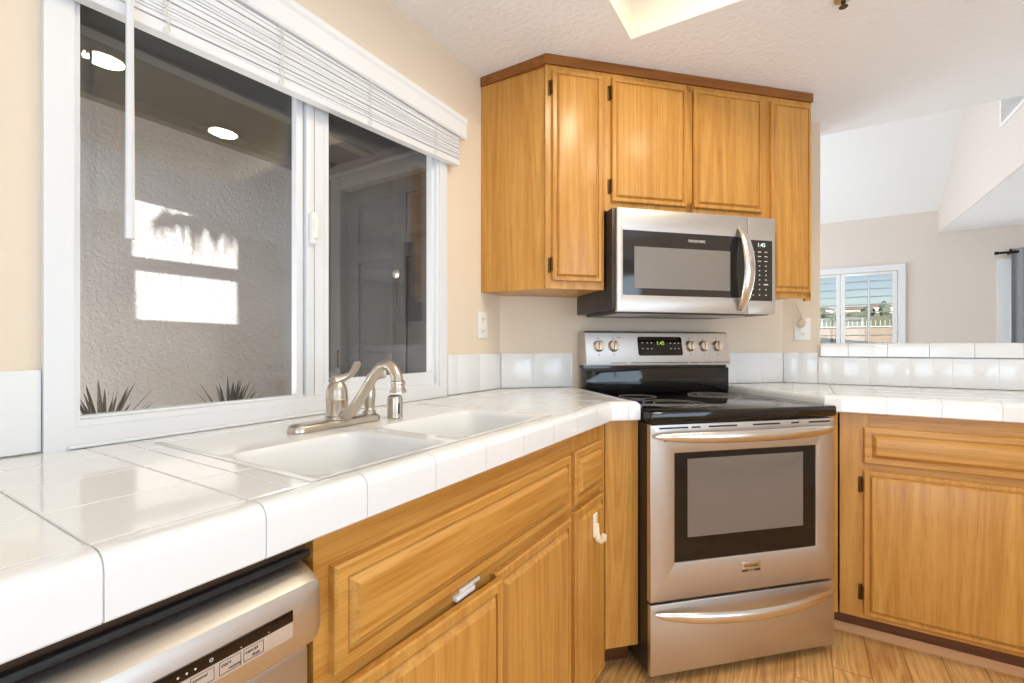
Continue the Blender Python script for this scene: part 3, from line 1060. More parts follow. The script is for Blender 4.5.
def vcap(h0):
    """edge tile section: (q outward, z)"""
    pts = [(-0.042, ZC - 0.0005), (-0.034, ZC + 0.0012), (-0.022, ZC + 0.0015)]
    r = 0.018
    for k in range(7):
        a = PI / 2 * k / 6
        pts.append((-r + r * math.sin(a), ZC - r + r * math.cos(a) + 0.001))
    pts += [(0.0, h0 + 0.003), (-0.003, h0), (-0.012, h0), (-0.012, ZC - 0.018), (-0.042, ZC - 0.012)]
    return pts


def edge_run(mb, P, Q, N, mP, mQ, seams, h0, sect=None):
    """cap tiles from P to Q (world xy), outward normal N, miter vectors mP mQ, seams as distances from P"""
    P, Q, N = Vector(P), Vector(Q), Vector(N)
    L = (Q - P).length
    D = (Q - P) / L
    cuts = [0.0] + [s for s in seams if 0.01 < s < L - 0.01] + [L]
    sec = sect or vcap(h0)
    for i in range(len(cuts) - 1):
        a, c = cuts[i], cuts[i + 1]
        ra, rb = [], []
        for q, z in sec:
            va = P + D * (a + (0.0 if i == 0 else 0.0008)) + (Vector(mP) if i == 0 else N) * q
            vb = P + D * (c - (0.0 if i == len(cuts) - 2 else 0.0008)) + (Vector(mQ) if i == len(cuts) - 2 else N) * q
            ra.append((va.x, va.y, z)); rb.append((vb.x, vb.y, z))
        mb.loft([ra, rb])


GSEC = [(-0.042, ZC - 0.0045), (-0.020, ZC - 0.003), (-0.008, ZC - 0.0055), (-0.0040, ZC - 0.011), (-0.0025, ZC - 0.020), (-0.0025, 0.8945), (-0.042, 0.8945)]


def Dw(a, n): return ((a + n) * S2, Y0 + (a - n) * S2)
EX = 0.622
DN = 0.618
KNEE = (EX, 1.519)
SKX0, SKX1, SKY0, SKY1 = 0.070, 0.576, 0.408, 1.160     # sink cut-out
ct = thing('tile_countertop', 'white tile countertop holding the double sink below the window', 'countertop', 'W', (0.3, 0.6, 0.894))
NX, ND = Vector((1, 0)), Vector((S2, -S2))
NA = Vector((S2, S2))                    # along the diagonal, towards the range
mK = (NX + ND) / (1 + NX.dot(ND))
mE = ND + NA
A_END = 0.369
pEnd = Dw(A_END, DN)
pBack = Dw(A_END, 0.012)
# grout bed
b = MB()
zb0, zb1 = 0.894, ZC - 0.003
b.box(0.002, SKX0 - 0.001, -0.65, 1.519, zb0, zb1)
b.box(SKX0 - 0.001, EX - 0.014, -0.65, SKY0 - 0.001, zb0, zb1).box(SKX0 - 0.001, EX - 0.014, SKY1 + 0.001, 1.519, zb0, zb1).box(SKX1 + 0.001, EX - 0.014, SKY0 - 0.001, SKY1 + 0.001, zb0, zb1)
g = [(0.002, 1.519), (EX - 0.014, 1.519), Dw(A_END - 0.014, DN - 0.014), Dw(A_END - 0.014, 0.004), Dw(0.004, 0.004)]
b.poly_z(g, zb0, zb1)
edge_run(b, (EX, -0.65), KNEE, NX, NX, mK, [], 0.893, GSEC)
edge_run(b, KNEE, pEnd, ND, mK, mE, [], 0.893, GSEC)
edge_run(b, pEnd, pBack, NA, mE, NA, [], 0.893, GSEC)
b.build('grout_bed', M['grout'], ct)
b = MB()
xs = [0.125, 0.277, 0.430]
ys = [-0.447, -0.294, -0.141, 0.012, 0.165, 0.318, 0.376]
XF = EX - 0.042
tile_region(b, [(0.004, -0.65), (XF, -0.65), (XF, SKY0 - 0.001), (0.004, SKY0 - 0.001)], xs, ys, ZC, zb1)
tile_region(b, [(0.004, SKY0 - 0.001), (SKX0 - 0.002, SKY0 - 0.001), (SKX0 - 0.002, SKY1 + 0.001), (0.004, SKY1 + 0.001)], [], [0.56, 0.712, 0.864, 1.016], ZC, zb1)
kx = KNEE[0] - 0.042
tile_region(b, [(0.004, SKY1 + 0.001), (XF, SKY1 + 0.001), (XF, 1.519 + 0.017), (0.004, 1.519 + 0.017)], xs, [1.22, 1.372, 1.519], ZC, zb1)
yk2 = 1.519 + 0.0174
reg = [(0.004, yk2), (XF, yk2), Dw(A_END - 0.042, DN - 0.042), Dw(A_END - 0.042, 0.012), Dw(0.008, 0.008)]
tile_region(b, reg, xs, [1.68, 1.83, 1.98], ZC, zb1)
b.build('field_tile', M['tile'], ct)
b = MB()
edge_run(b, (EX, -0.65), KNEE, NX, NX, mK, [0.814 - 0.153 * k for k in range(5, 0, -1)] + [0.814 + 0.1525 * k for k in range(0, 10)], 0.893)
edge_run(b, KNEE, pEnd, ND, mK, mE, [0.062], 0.893)
edge_run(b, pEnd, pBack, NA, mE, NA, [0.152 * k for k in range(1, 4)], 0.893)
b.build('edge_tile', M['tile'], ct)

ct = thing('tile_countertop', 'white tile countertop right of the range in front of the raised ledge', 'countertop', 'W', (1.7, 2.5, 0.894))
RB = 1.147
RYF = 2.202
ka2 = (RYF - Y0) / S2 + DN                 # a where n=DN meets Y=RYF
kneeR = Dw(ka2, DN)
nR = Vector((0, -1))
mK2 = (nR + ND) / (1 + nR.dot(ND))
NB = -NA
mE2 = ND + NB
pEndR = Dw(RB, DN)
pBackR = Dw(RB, 0.012)
XEND = 2.74
b = MB()
YR2 = Y1 - 0.002
corner = (Y1 - Y0 + 0.001, YR2)
cin = ((ka2) * 1.0, 0)
g1 = [Dw(RB + 0.014, 0.004), Dw(RB + 0.014, DN - 0.014), (kneeR[0], RYF + 0.014), (kneeR[0], YR2), (corner[0] + 0.004, YR2)]
b.poly_z(g1, zb0, zb1)
b.box(kneeR[0], XEND, RYF + 0.014, YR2, zb0, zb1)
edge_run(b, pBackR, pEndR, NB, NB, mE2, [], 0.893, GSEC)
edge_run(b, pEndR, kneeR, ND, mE2, mK2, [], 0.893, GSEC)
edge_run(b, kneeR, (XEND, RYF), nR, mK2, nR, [], 0.893, GSEC)
b.build('grout_bed', M['grout'], ct)
b = MB()
kin = Vector(kneeR) - mK2 * 0.042
tile_region(b, [Dw(RB + 0.042, 0.012), Dw(RB + 0.042, DN - 0.042), (kin.x, RYF + 0.042), (kin.x, YR2 - 0.004), (corner[0] + 0.012, YR2 - 0.004)], [1.14], [2.36, 2.51, 2.66, 2.81], ZC, zb1)
tile_region(b, [(kin.x, RYF + 0.042), (XEND, RYF + 0.042), (XEND, YR2 - 0.004), (kin.x, YR2 - 0.004)], [1.442 + 0.1525 * k for k in range(0, 10)], [2.36, 2.51, 2.66, 2.81], ZC, zb1)
b.build('field_tile', M['tile'], ct)
b = MB()
edge_run(b, pBackR, pEndR, NB, NB, mE2, [0.15 * k for k in range(1, 5)], 0.893)
edge_run(b, pEndR, kneeR, ND, mE2, mK2, [], 0.893)
edge_run(b, kneeR, (XEND, RYF), nR, mK2, nR, [1.442 - kneeR[0] + 0.1535 * k for k in range(-1, 10)], 0.893)
b.build('edge_tile', M['tile'], ct)


# ------------------------------------------------------------------ backsplashes
def splash_row(fr, segs, y=0.0, th=0.009, z0=ZC + 0.0025, z1=1.116):
    b = MB()
    for i in range(len(segs) - 1):
        b.box(segs[i] + 0.0006, segs[i + 1] - 0.0006, y - th, y - 0.0006, z0, z1, 0.0016)
    b.box(segs[0] + 0.001, segs[-1] - 0.001, y - th + 0.0012, y - 0.0008, z0, z1 - 0.002)
    return b


t = thing('tile_backsplash', 'single white tile backsplash row left of the sink window', 'backsplash', 'L', (0, 0, ZC))
splash_row('L', [-0.65, -0.51, -0.357, -0.204, -0.052, 0.100, 0.263], z1=1.106).build('tile_row', M['tile'], t)
t = thing('tile_backsplash', 'white tile backsplash turning the corner between the sink window and the range', 'backsplash', 'L', (1.6, 0, ZC))
splash_row('L', [1.3955, 1.455, 1.607, Y0 - 0.004]).build('tile_row', M['tile'], t)
b = splash_row('D', [0.005, 0.170, 0.343, 0.351])
# bring the diagonal row into the parent's frame
R = fmat('L').inverted() @ fmat('D')
bmesh.ops.transform(b.bm, matrix=R, verts=b.bm.verts)
b.build('tile_row', M['tile'], t)
t = thing('tile_backsplash', 'white tile backsplash right of the range running on under the pass-through ledge', 'backsplash', 'R', (1.3, 0, ZC))
b = splash_row('D', [1.147, 1.25, 1.40, 1.535])
bmesh.ops.transform(b.bm, matrix=fmat('R').inverted() @ fmat('D'), verts=b.bm.verts)
b.build('tile_row', M['tile'], t)
splash_row('R', [Y1 - Y0 + 0.005, 1.16, 1.246], z1=1.116).build('tile_row', M['tile'], t)
splash_row('R', [1.247] + [1.300 + 0.1525 * k for k in range(0, 10)] + [2.738], z1=1.094).build('tile_row', M['tile'], t)
# ledge cap of the pass-through
lc = thing('ledge_cap', 'white tiled ledge capping the half wall of the pass-through', 'ledge', 'W', (1.9, Y1 + 0.08, 1.097))
b = MB()
secl = []
for q, z in vcap(0.893):
    secl.append((q, z - ZC + 1.1625 if z > 0.94 else (z - 0.893) * 1.0 + 1.097))
cuts = [1.2575] + [1.372 + 0.1525 * k for k in range(0, 9)] + [2.80]
edge_run(b, (1.2575, Y1 - 0.022), (2.80, Y1 - 0.022), (0, -1), (0, -1), (0, -1), [c - 1.2575 for c in cuts[1:-1]], 1.097, secl)
b.build('edge_tile', M['tile'], lc)
b = MB()
for i in range(len(cuts) - 1):
    b.box(cuts[i] + 0.0008, cuts[i + 1] - 0.0008, Y1 + 0.0215, Y1 + 0.175, 1.099, 1.163, 0.003)
b.build('top_tile', M['tile'], lc)

# ------------------------------------------------------------------ sink
sk = thing('double_sink', 'white enamel double-bowl sink set flush in the tile counter', 'sink', 'W', ((SKX0 + SKX1) / 2, (SKY0 + SKY1) / 2, 0.76))


def ray_rect(cx, cy, x0, x1, y0, y1, r, ang):
    dx, dy = math.cos(ang), math.sin(ang)
    lo, hi = 0.0, 2.0
    def inside(t):
        x, y = cx + dx * t, cy + dy * t
        if not (x0 <= x <= x1 and y0 <= y <= y1): return False
        qx = max(x0 + r - x, x - (x1 - r), 0); qy = max(y0 + r - y, y - (y1 - r), 0)
        return qx * qx + qy * qy <= r * r + 1e-12
    for _ in range(40):
        m_ = (lo + hi) / 2
        if inside(m_): lo = m_
        else: hi = m_
    return cx + dx * lo, cy + dy * lo


def bowl(mb, cell, op, depth):
    cx, cy = (op[0] + op[1]) / 2, (op[2] + op[3]) / 2
    angs = sorted([2 * PI * k / 56 for k in range(56)] + [math.atan2(y - cy, x - cx) % (2 * PI) for x in cell[:2] for y in cell[2:]])
    zt = ZC - 0.001
    rings = [[(*ray_rect(cx, cy, *cell, 1e-5, a), zt) for a in angs]]
    for ins, z, r in ((0.0, zt, 0.04), (0.004, zt - 0.003, 0.04), (0.009, zt - 0.012, 0.04), (0.015, zt - 0.06, 0.04), (0.022, zt - depth + 0.045, 0.045), (0.032, zt - depth + 0.014, 0.05), (0.055, zt - depth, 0.05), (0.10, zt - depth - 0.003, 0.03)):
        o = (op[0] + ins, op[1] - ins, op[2] + ins, op[3] - ins)
        rings.append([(*ray_rect(cx, cy, *o, r, a), z) for a in angs])
    mb.loft(rings, False, True)


b = MB()
ymid = 0.742
XB = 0.288
zt = ZC - 0.001
bowl(b, (XB, SKX1, SKY0, ymid), (0.300, 0.562, 0.424, 0.718), 0.18)
bowl(b, (XB, SKX1, ymid, SKY1), (0.300, 0.562, 0.766, 1.134), 0.18)
# faucet deck and skirt
b.loft([[(SKX0, SKY0, zt), (XB, SKY0, zt)], [(SKX0, SKY1, zt), (XB, SKY1, zt)]], False, False, closed=False)
b.build('basin', M['enamel'], sk)
b = MB()
for y0_, y1_ in ((SKY0 + 0.0005, SKY0 + 0.012), (SKY1 - 0.012, SKY1 - 0.0005)):
    b.box(SKX0 + 0.001, SKX1 - 0.001, y0_, y1_, zt - 0.002, zt + 0.0014, 0.0008)
b.box(SKX0 + 0.001, SKX0 + 0.012, SKY0 + 0.012, SKY1 - 0.012, zt - 0.002, zt + 0.0014, 0.0008)
b.build('rim', M['enamel'], sk)
for cy in (0.574, 0.948):
    b = MB().lathe([(0.040, zt - 0.182), (0.040, zt - 0.1795), (0.030, zt - 0.179), (0.012, zt - 0.1815)], (0.43, cy, 0), 'z', 24)
    b.build('drain', M['nickel'], sk)

# faucet: deck plate, body, lever, S spout
fc = thing('kitchen_faucet', 'satin nickel single-lever faucet with curved spout behind the left sink bowl', 'faucet', 'W', (0.175, 0.735, ZC))
PX, PZ = 0.212, ZC + 0.0005
b = MB()
rings = []
ya, yb, hw = 0.606, 0.858, 0.026
def stadium(ins, z):
    pts = []
    r = hw - ins
    for k in range(13): a = PI * k / 12; pts.append((PX + r * math.cos(a), yb - hw + r * math.sin(a), z))
    for k in range(13): a = PI + PI * k / 12; pts.append((PX + r * math.cos(a), ya + hw + r * math.sin(a), z))
    return pts
b.loft([stadium(0, PZ), stadium(0, PZ + 0.008), stadium(0.003, PZ + 0.013), stadium(0.009, PZ + 0.016)])
b.build('deck_plate', M['nickel'], fc)
BX, BY = 0.203, 0.738
b = MB().lathe([(0.029, PZ + 0.015), (0.029, PZ + 0.020), (0.0255, PZ + 0.024), (0.0255, PZ + 0.060), (0.0265, PZ + 0.062), (0.0255, PZ + 0.064), (0.025, PZ + 0.082), (0.021, PZ + 0.096), (0.016, PZ + 0.103), (0.013, PZ + 0.106)], (BX, BY, 0), 'z', 28)
b.build('body', M['nickel'], fc)
b = MB()
lv = [(BX - 0.012, BY - 0.010, PZ + 0.101), (BX, BY, PZ + 0.108), (BX + 0.011, BY + 0.013, PZ + 0.114), (BX + 0.021, BY + 0.025, PZ + 0.122), (BX + 0.026, BY + 0.033, PZ + 0.136), (BX + 0.029, BY + 0.038, PZ + 0.148), (BX + 0.032, BY + 0.043, PZ + 0.152)]
b.tube(lv, [0.010, 0.015, 0.009, 0.007, 0.0085, 0.0095, 0.004], 12, 1.15)
b.build('lever', M['nickel'], fc)
b = MB()
def sp(d, z, side=0.0): return (BX + 0.176 * d + side, BY + 0.020 * d, z)
path = [(0.02, 0.978), (0.16, 0.982), (0.30, 0.998), (0.45, 1.030), (0.58, 1.062), (0.68, 1.085), (0.77, 1.100), (0.86, 1.106), (0.94, 1.102), (1.00, 1.091), (1.04, 1.078), (1.055, 1.068)]
b.tube([sp(d, z) for d, z in path], [0.0165, 0.0155, 0.0135, 0.0125, 0.012, 0.012, 0.0122, 0.0125, 0.0125, 0.0125, 0.0128, 0.0130], 14)
b.build('spout', M['nickel'], fc)
b = MB().lathe([(0.0135, 1.071), (0.0165, 1.069), (0.0165, 1.063), (0.0150, 1.061), (0.0150, 1.054), (0.0185, 1.046), (0.0185, 1.043), (0.012, 1.043)], sp(1.055, 0.0), 'z', 24)
b.build('aerator', M['nickel'], fc)
# side sprayer
sy_ = thing('side_sprayer', 'satin nickel pull-out sprayer standing behind the faucet spout', 'sprayer', 'W', (0.206, 0.836, PZ + 0.016))
b = MB().lathe([(0.017, PZ + 0.0165), (0.017, PZ + 0.022), (0.013, PZ + 0.026), (0.012, PZ + 0.032), (0.0135, PZ + 0.036), (0.0155, PZ + 0.060), (0.0155, PZ + 0.078), (0.013, PZ + 0.088), (0.011, PZ + 0.100)], (0.206, 0.836, 0), 'z', 20)
b.build('handle', M['nickel'], sy_)
b = MB().tube([(0.206, 0.836, PZ + 0.094), (0.209, 0.840, PZ + 0.108), (0.218, 0.851, PZ + 0.118), (0.230, 0.863, PZ + 0.122)], [0.012, 0.014, 0.015, 0.016], 14)
b.build('spray_head', M['nickel'], sy_)
b = MB().tube([(0.230, 0.863, PZ + 0.1222), (0.234, 0.8670, PZ + 0.1235)], [0.0155, 0.013], 14)
b.build('nozzle_face', M['mark'], sy_)
# air gap cap
ag = thing('air_gap_cap', 'small satin nickel air gap cap on the sink deck right of the faucet', 'cap', 'W', (0.240, 0.893, ZC))
b = MB().lathe([(0.0215, PZ + 0.001), (0.0215, PZ + 0.004), (0.0205, PZ + 0.006), (0.0205, PZ + 0.050), (0.0188, PZ + 0.057), (0.013, PZ + 0.060)], (0.240, 0.893, 0), 'z', 24)
b.build('cap', M['nickel'], ag)
b = MB().tube([(0.2605, 0.888, PZ + 0.012), (0.2605, 0.888, PZ + 0.040)], 0.0022, 6)
b.build('slot', M['dark_steel'], ag)

# ------------------------------------------------------------------ dishwasher (frame L)
dw = thing('dishwasher', 'stainless dishwasher under the counter left of the sink cabinet', 'dishwasher', 'L', (0.09, -0.3, 0))
X0, X1 = -0.219, 0.3905
b = MB().box(X0 + 0.006, X1 - 0.006, -0.560, -0.02, 0.03, 0.845, 0.003)
b.build('tub', M['dark_steel'], dw)
b = MB().box(X0 + 0.004, X1 - 0.004, -0.603, -0.562, 0.115, 0.7485, 0.006)
b.build('door', M['steel_v'], dw)
b = MB()
def cp(x, dz=0): return [(x, -0.562, 0.750), (x, -0.602, 0.752), (x, -0.622, 0.762), (x, -0.628, 0.780), (x, -0.627, 0.830), (x, -0.622, 0.842), (x, -0.610, 0.850), (x, -0.570, 0.867), (x, -0.562, 0.868)]
def shrink(ring, f):
    c = Vector((ring[0][0], -0.585, 0.80))
    return [tuple(c + (Vector(p) - c) * f) for p in ring]
def ringx(x, f):
    return [(x, p[1], p[2]) for p in shrink(cp(x), f)]
b.loft([ringx(X0, 0.90), ringx(X0 + 0.004, 0.97), ringx(X0 + 0.012, 1.0), ringx(X1 - 0.030, 1.0), ringx(X1 - 0.012, 0.985), ringx(X1 - 0.003, 0.93), ringx(X1, 0.86)])
b.build('control_panel', M['steel'], dw)
FY = -0.6283
b = MB().box(X0 + 0.03, 0.3465, FY - 0.0010, FY + 0.003, 0.8065, 0.8205, 0.0006)
b.build('indicator_strip', M['dw_strip'], dw)
b = MB().box(X0 + 0.03, 0.3465, FY - 0.0008, FY + 0.003, 0.7870, 0.8064, 0.0006)
b.build('button_film', M['dw_label'], dw)
bx = [0.309, 0.2830, 0.2550, 0.226, 0.197, 0.168]
b = MB()
for i, xe in enumerate(bx):
    for (p, q, r_, s_) in ((xe - 0.023, xe, 0.8040, 0.8044), (xe - 0.023, xe, 0.7905, 0.7909), (xe - 0.023, xe - 0.0226, 0.7905, 0.8044), (xe - 0.0004, xe, 0.7905, 0.8044)):
        b.box(p, q, FY - 0.0012, FY - 0.0008, r_, s_)
for i, (a_, c_) in enumerate((('cancel', 'drain'), ('start', 'resume'), ('control', 'lock'), ('delay', 'start'))):
    xc = bx[i] - 0.0115
    b.text(a_, bx[i] - 0.0212, FY - 0.0011, 0.8002, 0.0058 if i != 2 else 0.0048, 'LEFT', 0.0002)
    b.text(c_, bx[i] - 0.0135 if i < 2 else bx[i] - 0.0212, FY - 0.0011, 0.7940, 0.0044, 'LEFT', 0.0002)
b.build('lettering', M['ink'], dw)
b = MB()
b.torus((0, 0, 0), 0.0016, 0.0005, 12, 4)
bmesh.ops.transform(b.bm, matrix=Matrix.Translation((0.252, FY - 0.0012, 0.8130)) @ Matrix.Rotation(PI / 2, 4, 'X'), verts=b.bm.verts)
b.build('indicator_ring', M['mark'], dw)
for x, z, q_ in ((0.2205, 0.8125, 0.0011), (0.2285, 0.8125, 0.0011), (0.2365, 0.8125, 0.0011), (0.315, 0.8095, 0.0006), (0.283, 0.8095, 0.0006)):
    MB().lathe([(q_, 0), (q_, 0.0006)], (x, FY - 0.0010, z), 'y', 10).build('indicator_dot', M['mark'], dw)
b = MB().box(X0, X1 - 0.002, -0.592, -0.572, 0.8725, 0.892)
b.build('mounting_strip', M['wood_raw'], dw)
b = MB().tube([(X0, -0.598, 0.8695), (X1 - 0.002, -0.598, 0.8695)], 0.0052, 8)
b.build('gasket', M['rubber'], dw)
b = MB().box(X0 + 0.01, X1 - 0.01, -0.54, -0.52, 0.0, 0.11)
b.build('toe_panel', M['black'], dw)

# ------------------------------------------------------------------ range (frame D)
rg = thing('electric_range', 'stainless electric range with a black glass cooktop in the diagonal corner', 'range', 'D', (0.758, -0.35, 0))
A0, A1 = 0.379, 1.139
b = MB().box(A0 + 0.002, A1 - 0.002, -0.643, -0.03, 0.032, 0.886, 0.003)
b.build('body', M['dark_steel'], rg)
for a in (A0 + 0.05, A1 - 0.05):
    for y in (-0.60, -0.10):
        b = MB().lathe([(0.018, 0.0), (0.018, 0.006), (0.009, 0.008), (0.009, 0.032)], (a, y, 0), 'z', 14)
        b.build('foot', M['black'], rg)
b = MB().box(A0 - 0.003, A1 + 0.006, -0.674, -0.085, 0.8885, 0.9285, 0.009, 3)
b.box(A0, A1 + 0.003, -0.10, -0.03, 0.8885, 0.928, 0.002)
ck = b.build('cooktop', M['black_gloss'], rg)
b = MB()
for a, n, radii in ((0.590, 0.480, (0.118, 0.078)), (0.975, 0.475, (0.092,)), (0.575, 0.215, (0.080,)), (0.955, 0.225, (0.112, 0.072))):
    for r in radii:
        b.torus((a, -n, 0.9287), r, 0.0022, 56, 4, 0.35)
b.build('burner_ring', M['burner'], ck)
# oven door
NF = 0.667
b = MB()
dz0, dz1 = 0.284, 0.883
WX0, WX1, WZ0_, WZ1_ = 0.471, 1.054, 0.411, 0.784
b.frame(A0, A1, dz0, dz1, WX0, WX1, WZ0_, WZ1_, -0.645, -NF)
ed = [e for e in b.bm.edges if all(abs(v.co.y + NF) < 1e-6 for v in e.verts)]
bmesh.ops.bevel(b.bm, geom=ed, offset=0.004, segments=2, affect='EDGES', profile=0.5)
dr = b.build('oven_door', M['steel'], rg)
b = MB().box(WX0 - 0.004, WX1 + 0.004, -NF + 0.004, -0.646, WZ0_ - 0.004, WZ1_ + 0.004)
b.build('oven_window', M['oven_glass'], dr)
b = MB().box(0.522, 1.000, -NF + 0.0032, -NF + 0.0045, 0.492, 0.762, 0.0)
b.build('window_screen', M['oven_screen'], dr)
b = MB()
n_ = 25
pts, rad = [], []
for k in range(n_):
    t_ = k / (n_ - 1)
    a = A0 + 0.012 + (A1 - A0 - 0.024) * t_
    s_ = math.sin(PI * t_)
    pts.append((a, -(NF + 0.012 + 0.058 * s_ ** 0.75), 0.846))
    rad.append(0.0200 * min(1, 0.32 + 1.6 * min(t_, 1 - t_) ** 0.5))
b.tube(pts, rad, 14, 0.62)
b.build('handle', M['polished'], dr)
for a, w_ in ((0.412, 0.11), (0.535, 0.035), (0.602, 0.115), (0.782, 0.115), (0.945, 0.034), (1.022, 0.095)):
    MB().box(a, a + w_, -NF - 0.0006, -NF + 0.002, 0.868, 0.8735).build('vent_slot', M['black'], dr)
for a, w_ in ((0.430, 0.075), (1.02, 0.08)):
    MB().box(a, a + w_, -NF - 0.0006, -NF + 0.002, 0.826, 0.830).build('vent_slot', M['black'], dr)
b = MB().box(0.733, 0.811, -NF - 0.0035, -NF + 0.001, 0.352, 0.386, 0.0015)
bd = b.build('badge', M['polished'], dr)
b = MB().box(0.734, 0.810, -NF - 0.0040, -NF - 0.0030, 0.3525, 0.3595)
b.build('badge_band', M['ink'], bd)
b = MB().text('FRIGIDAIRE', 0.772, -NF - 0.0037, 0.3715, 0.0118, 'CENTER', 0.0005)
b.build('lettering', M['ink'], bd)
b = MB().text('GALLERY', 0.772, -NF - 0.0042, 0.3560, 0.0068, 'CENTER', 0.0004)
b.build('lettering', M['mark'], bd)
# storage drawer
b = MB().box(A0, A1, -NF, -0.645, 0.036, 0.2755, 0.004)
dq = b.build('storage_drawer', M['steel'], rg)
b = MB()
pts = [(p[0], p[1], 0.250 - 0.010 * math.sin(PI * k / (n_ - 1))) for k, p in enumerate(pts)]
b.tube(pts, [r * 0.95 for r in rad], 14, 0.62)
b.build('handle', M['polished'], dq)
# backguard
b = MB().box(A0 + 0.006, A1 + 0.004, -0.085, -0.025, 0.9285, 1.046, 0.004).box(A0 + 0.002, A1, -0.070, -0.020, 1.046, 1.060)
b.build('riser', M['black_gloss'], rg)
b = MB()
def bgr(a, s):
    yb_, yt_ = -0.104, -0.079
    return [(a, -0.012, 1.058 + s), (a, yb_ + s * 0.8, 1.058 + s), (a, yb_ - 0.003 + s, 1.066 + s), (a, yt_ - 0.001 + s, 1.212 - s), (a, yt_ + 0.006 + s, 1.2185 - s), (a, -0.012, 1.2185 - s)]
b.loft([bgr(A0, 0.004), bgr(A0 + 0.004, 0.0), bgr(A1 - 0.004, 0.0), bgr(A1, 0.004)])
bgd = b.build('control_panel', M['steel'], rg)
def bgy(z): return -(0.107 - 0.027 * (z - 1.066) / 0.146)
tilt = math.atan(0.027 / 0.146)
b = MB()
for x_0, x_1, z_0, z_1, th in ((0.644, 0.877, 1.104, 1.195, 0.0015),):
    zc_ = (z_0 + z_1) / 2
    b.box(x_0, x_1, -th, 0.004, z_0 - zc_, z_1 - zc_, 0.0)
    vs = [e for e in b.bm.edges if abs(e.verts[0].co.y - e.verts[1].co.y) > 0.003]
    bmesh.ops.bevel(b.bm, geom=vs, offset=0.010, segments=4, affect='EDGES', profile=0.5)
    MX = Matrix.Translation((0, bgy(zc_), zc_)) @ Matrix.Rotation(-tilt, 4, 'X')
    bmesh.ops.transform(b.bm, matrix=MX, verts=b.bm.verts)
dsp = b.build('display', M['black_gloss'], bgd)
b = MB().text('1:45', 0.762, -0.0019, 0.014, 0.025, 'CENTER', 0.0003)
bmesh.ops.transform(b.bm, matrix=MX, verts=b.bm.verts)
b.build('clock_digits', M['display_green'], dsp)
b = MB()
for x, z in ((0.668, 0.016), (0.693, 0.016), (0.715, 0.016), (0.668, -0.012), (0.693, -0.012), (0.715, -0.012), (0.815, 0.014), (0.838, 0.014), (0.858, 0.014), (0.815, -0.012), (0.838, -0.012), (0.858, -0.012)):
    b = MB().box(x - 0.0045, x + 0.0045, -0.0022, -0.0010, z - 0.0018, z + 0.0018)
    bmesh.ops.transform(b.bm, matrix=MX, verts=b.bm.verts)
    b.build('button_mark', M['mark'], dsp)
kM = Matrix.Rotation(-tilt, 4, 'X')
for i, a in enumerate((0.446, 0.520, 0.921, 0.994, 1.070)):
    z = 1.149
    MXk = Matrix.Translation((a, bgy(z), z)) @ kM
    b = MB().lathe([(0.0265, -0.001), (0.0265, 0.003), (0.0240, 0.006), (0.0230, 0.017), (0.0215, 0.019)], (0, 0, 0), 'y', 28)
    b.box(-0.0060, 0.0060, -0.030, -0.015, -0.0220, 0.0220, 0.003)
    bmesh.ops.transform(b.bm, matrix=MXk @ Matrix.Rotation(0.12 if i < 2 else 0.05, 4, 'Y'), verts=b.bm.verts)
    b.build('knob', M['knob'], bgd)
for q_ in [(a - 0.003, a + 0.003, dz - 0.0022, dz + 0.0022) for a in (0.446, 0.520, 0.921, 0.994, 1.070) for dz in (-0.040, 0.036)] + [(0.54, 0.562, 0.0415, 0.0440)]:
    b = MB().box(q_[0], q_[1], -0.0004, 0.001, q_[2], q_[3])
    bmesh.ops.transform(b.bm, matrix=Matrix.Translation((0, bgy(1.149), 1.149)) @ kM, verts=b.bm.verts)
    b.build('dial_mark', M['ink'], bgd)
for p, q in ((0.50, 0.58), (0.60, 0.90), (0.91, 0.965), (0.972, 1.03), (1.04, 1.125)):
    MB().box(p, q, -0.1078, -0.102, 1.0705, 1.0735).build('vent_slot', M['dark_steel'], bgd)

# ------------------------------------------------------------------ microwave (frame D)
mw = thing('microwave', 'stainless over-range microwave hung under the short wall cabinet', 'microwave', 'D', (0.755, -0.2, 1.285))
B0, B1 = 0.387, 1.122
MZ0, MZ1 = 1.285, 1.6945
b = MB().box(0.374, B1 + 0.004, -0.383, -0.004, MZ0 + 0.012, MZ1 + 0.002, 0.003)
b.poly_z([(0.40, -0.375), (1.11, -0.375), (1.06, -0.06), (0.40, -0.06)], MZ0 - 0.002, MZ0 + 0.013)
b.build('body', M['dark_steel'], mw)
b = MB().box(0.42, 1.02, -0.34, -0.20, MZ0 - 0.006, MZ0 - 0.0022, 0.002)
b.build('underside_vent', M['steel'], mw)
b = MB()
b.frame(B0, 0.9855, MZ0, MZ1, 0.413, 0.978, 1.352, 1.607, -0.385, -0.402)
ed = [e for e in b.bm.edges if all(abs(v.co.y + 0.402) < 1e-6 for v in e.verts)]
bmesh.ops.bevel(b.bm, geom=ed, offset=0.003, segments=2, affect='EDGES', profile=0.5)
md = b.build('door', M['steel'], mw)
b = MB().box(0.411, 0.980, -0.4000, -0.386, 1.350, 1.609)
b.build('door_window', M['mw_glass'], md)
b = MB().box(0.462, 0.900, -0.4008, -0.3995, 1.380, 1.545)
b.build('window_screen', M['mw_screen'], md)
b = MB().text('FRIGIDAIRE', 0.742, -0.4006, 1.578, 0.0155, 'CENTER', 0.0004)
b.build('lettering', M['mark'], md)
b = MB()
pts, rad = [], []
for k in range(21):
    t_ = k / 20
    z = 1.298 + 0.348 * t_
    s_ = math.sin(PI * t_)
    pts.append((0.948 + 0.004 * s_, -(0.406 + 0.046 * s_ ** 0.8), z))
    rad.append(0.025 * (0.55 + 0.45 * s_ ** 0.6))
b.tube(pts, rad, 14, 0.45, (1, 0, 0))
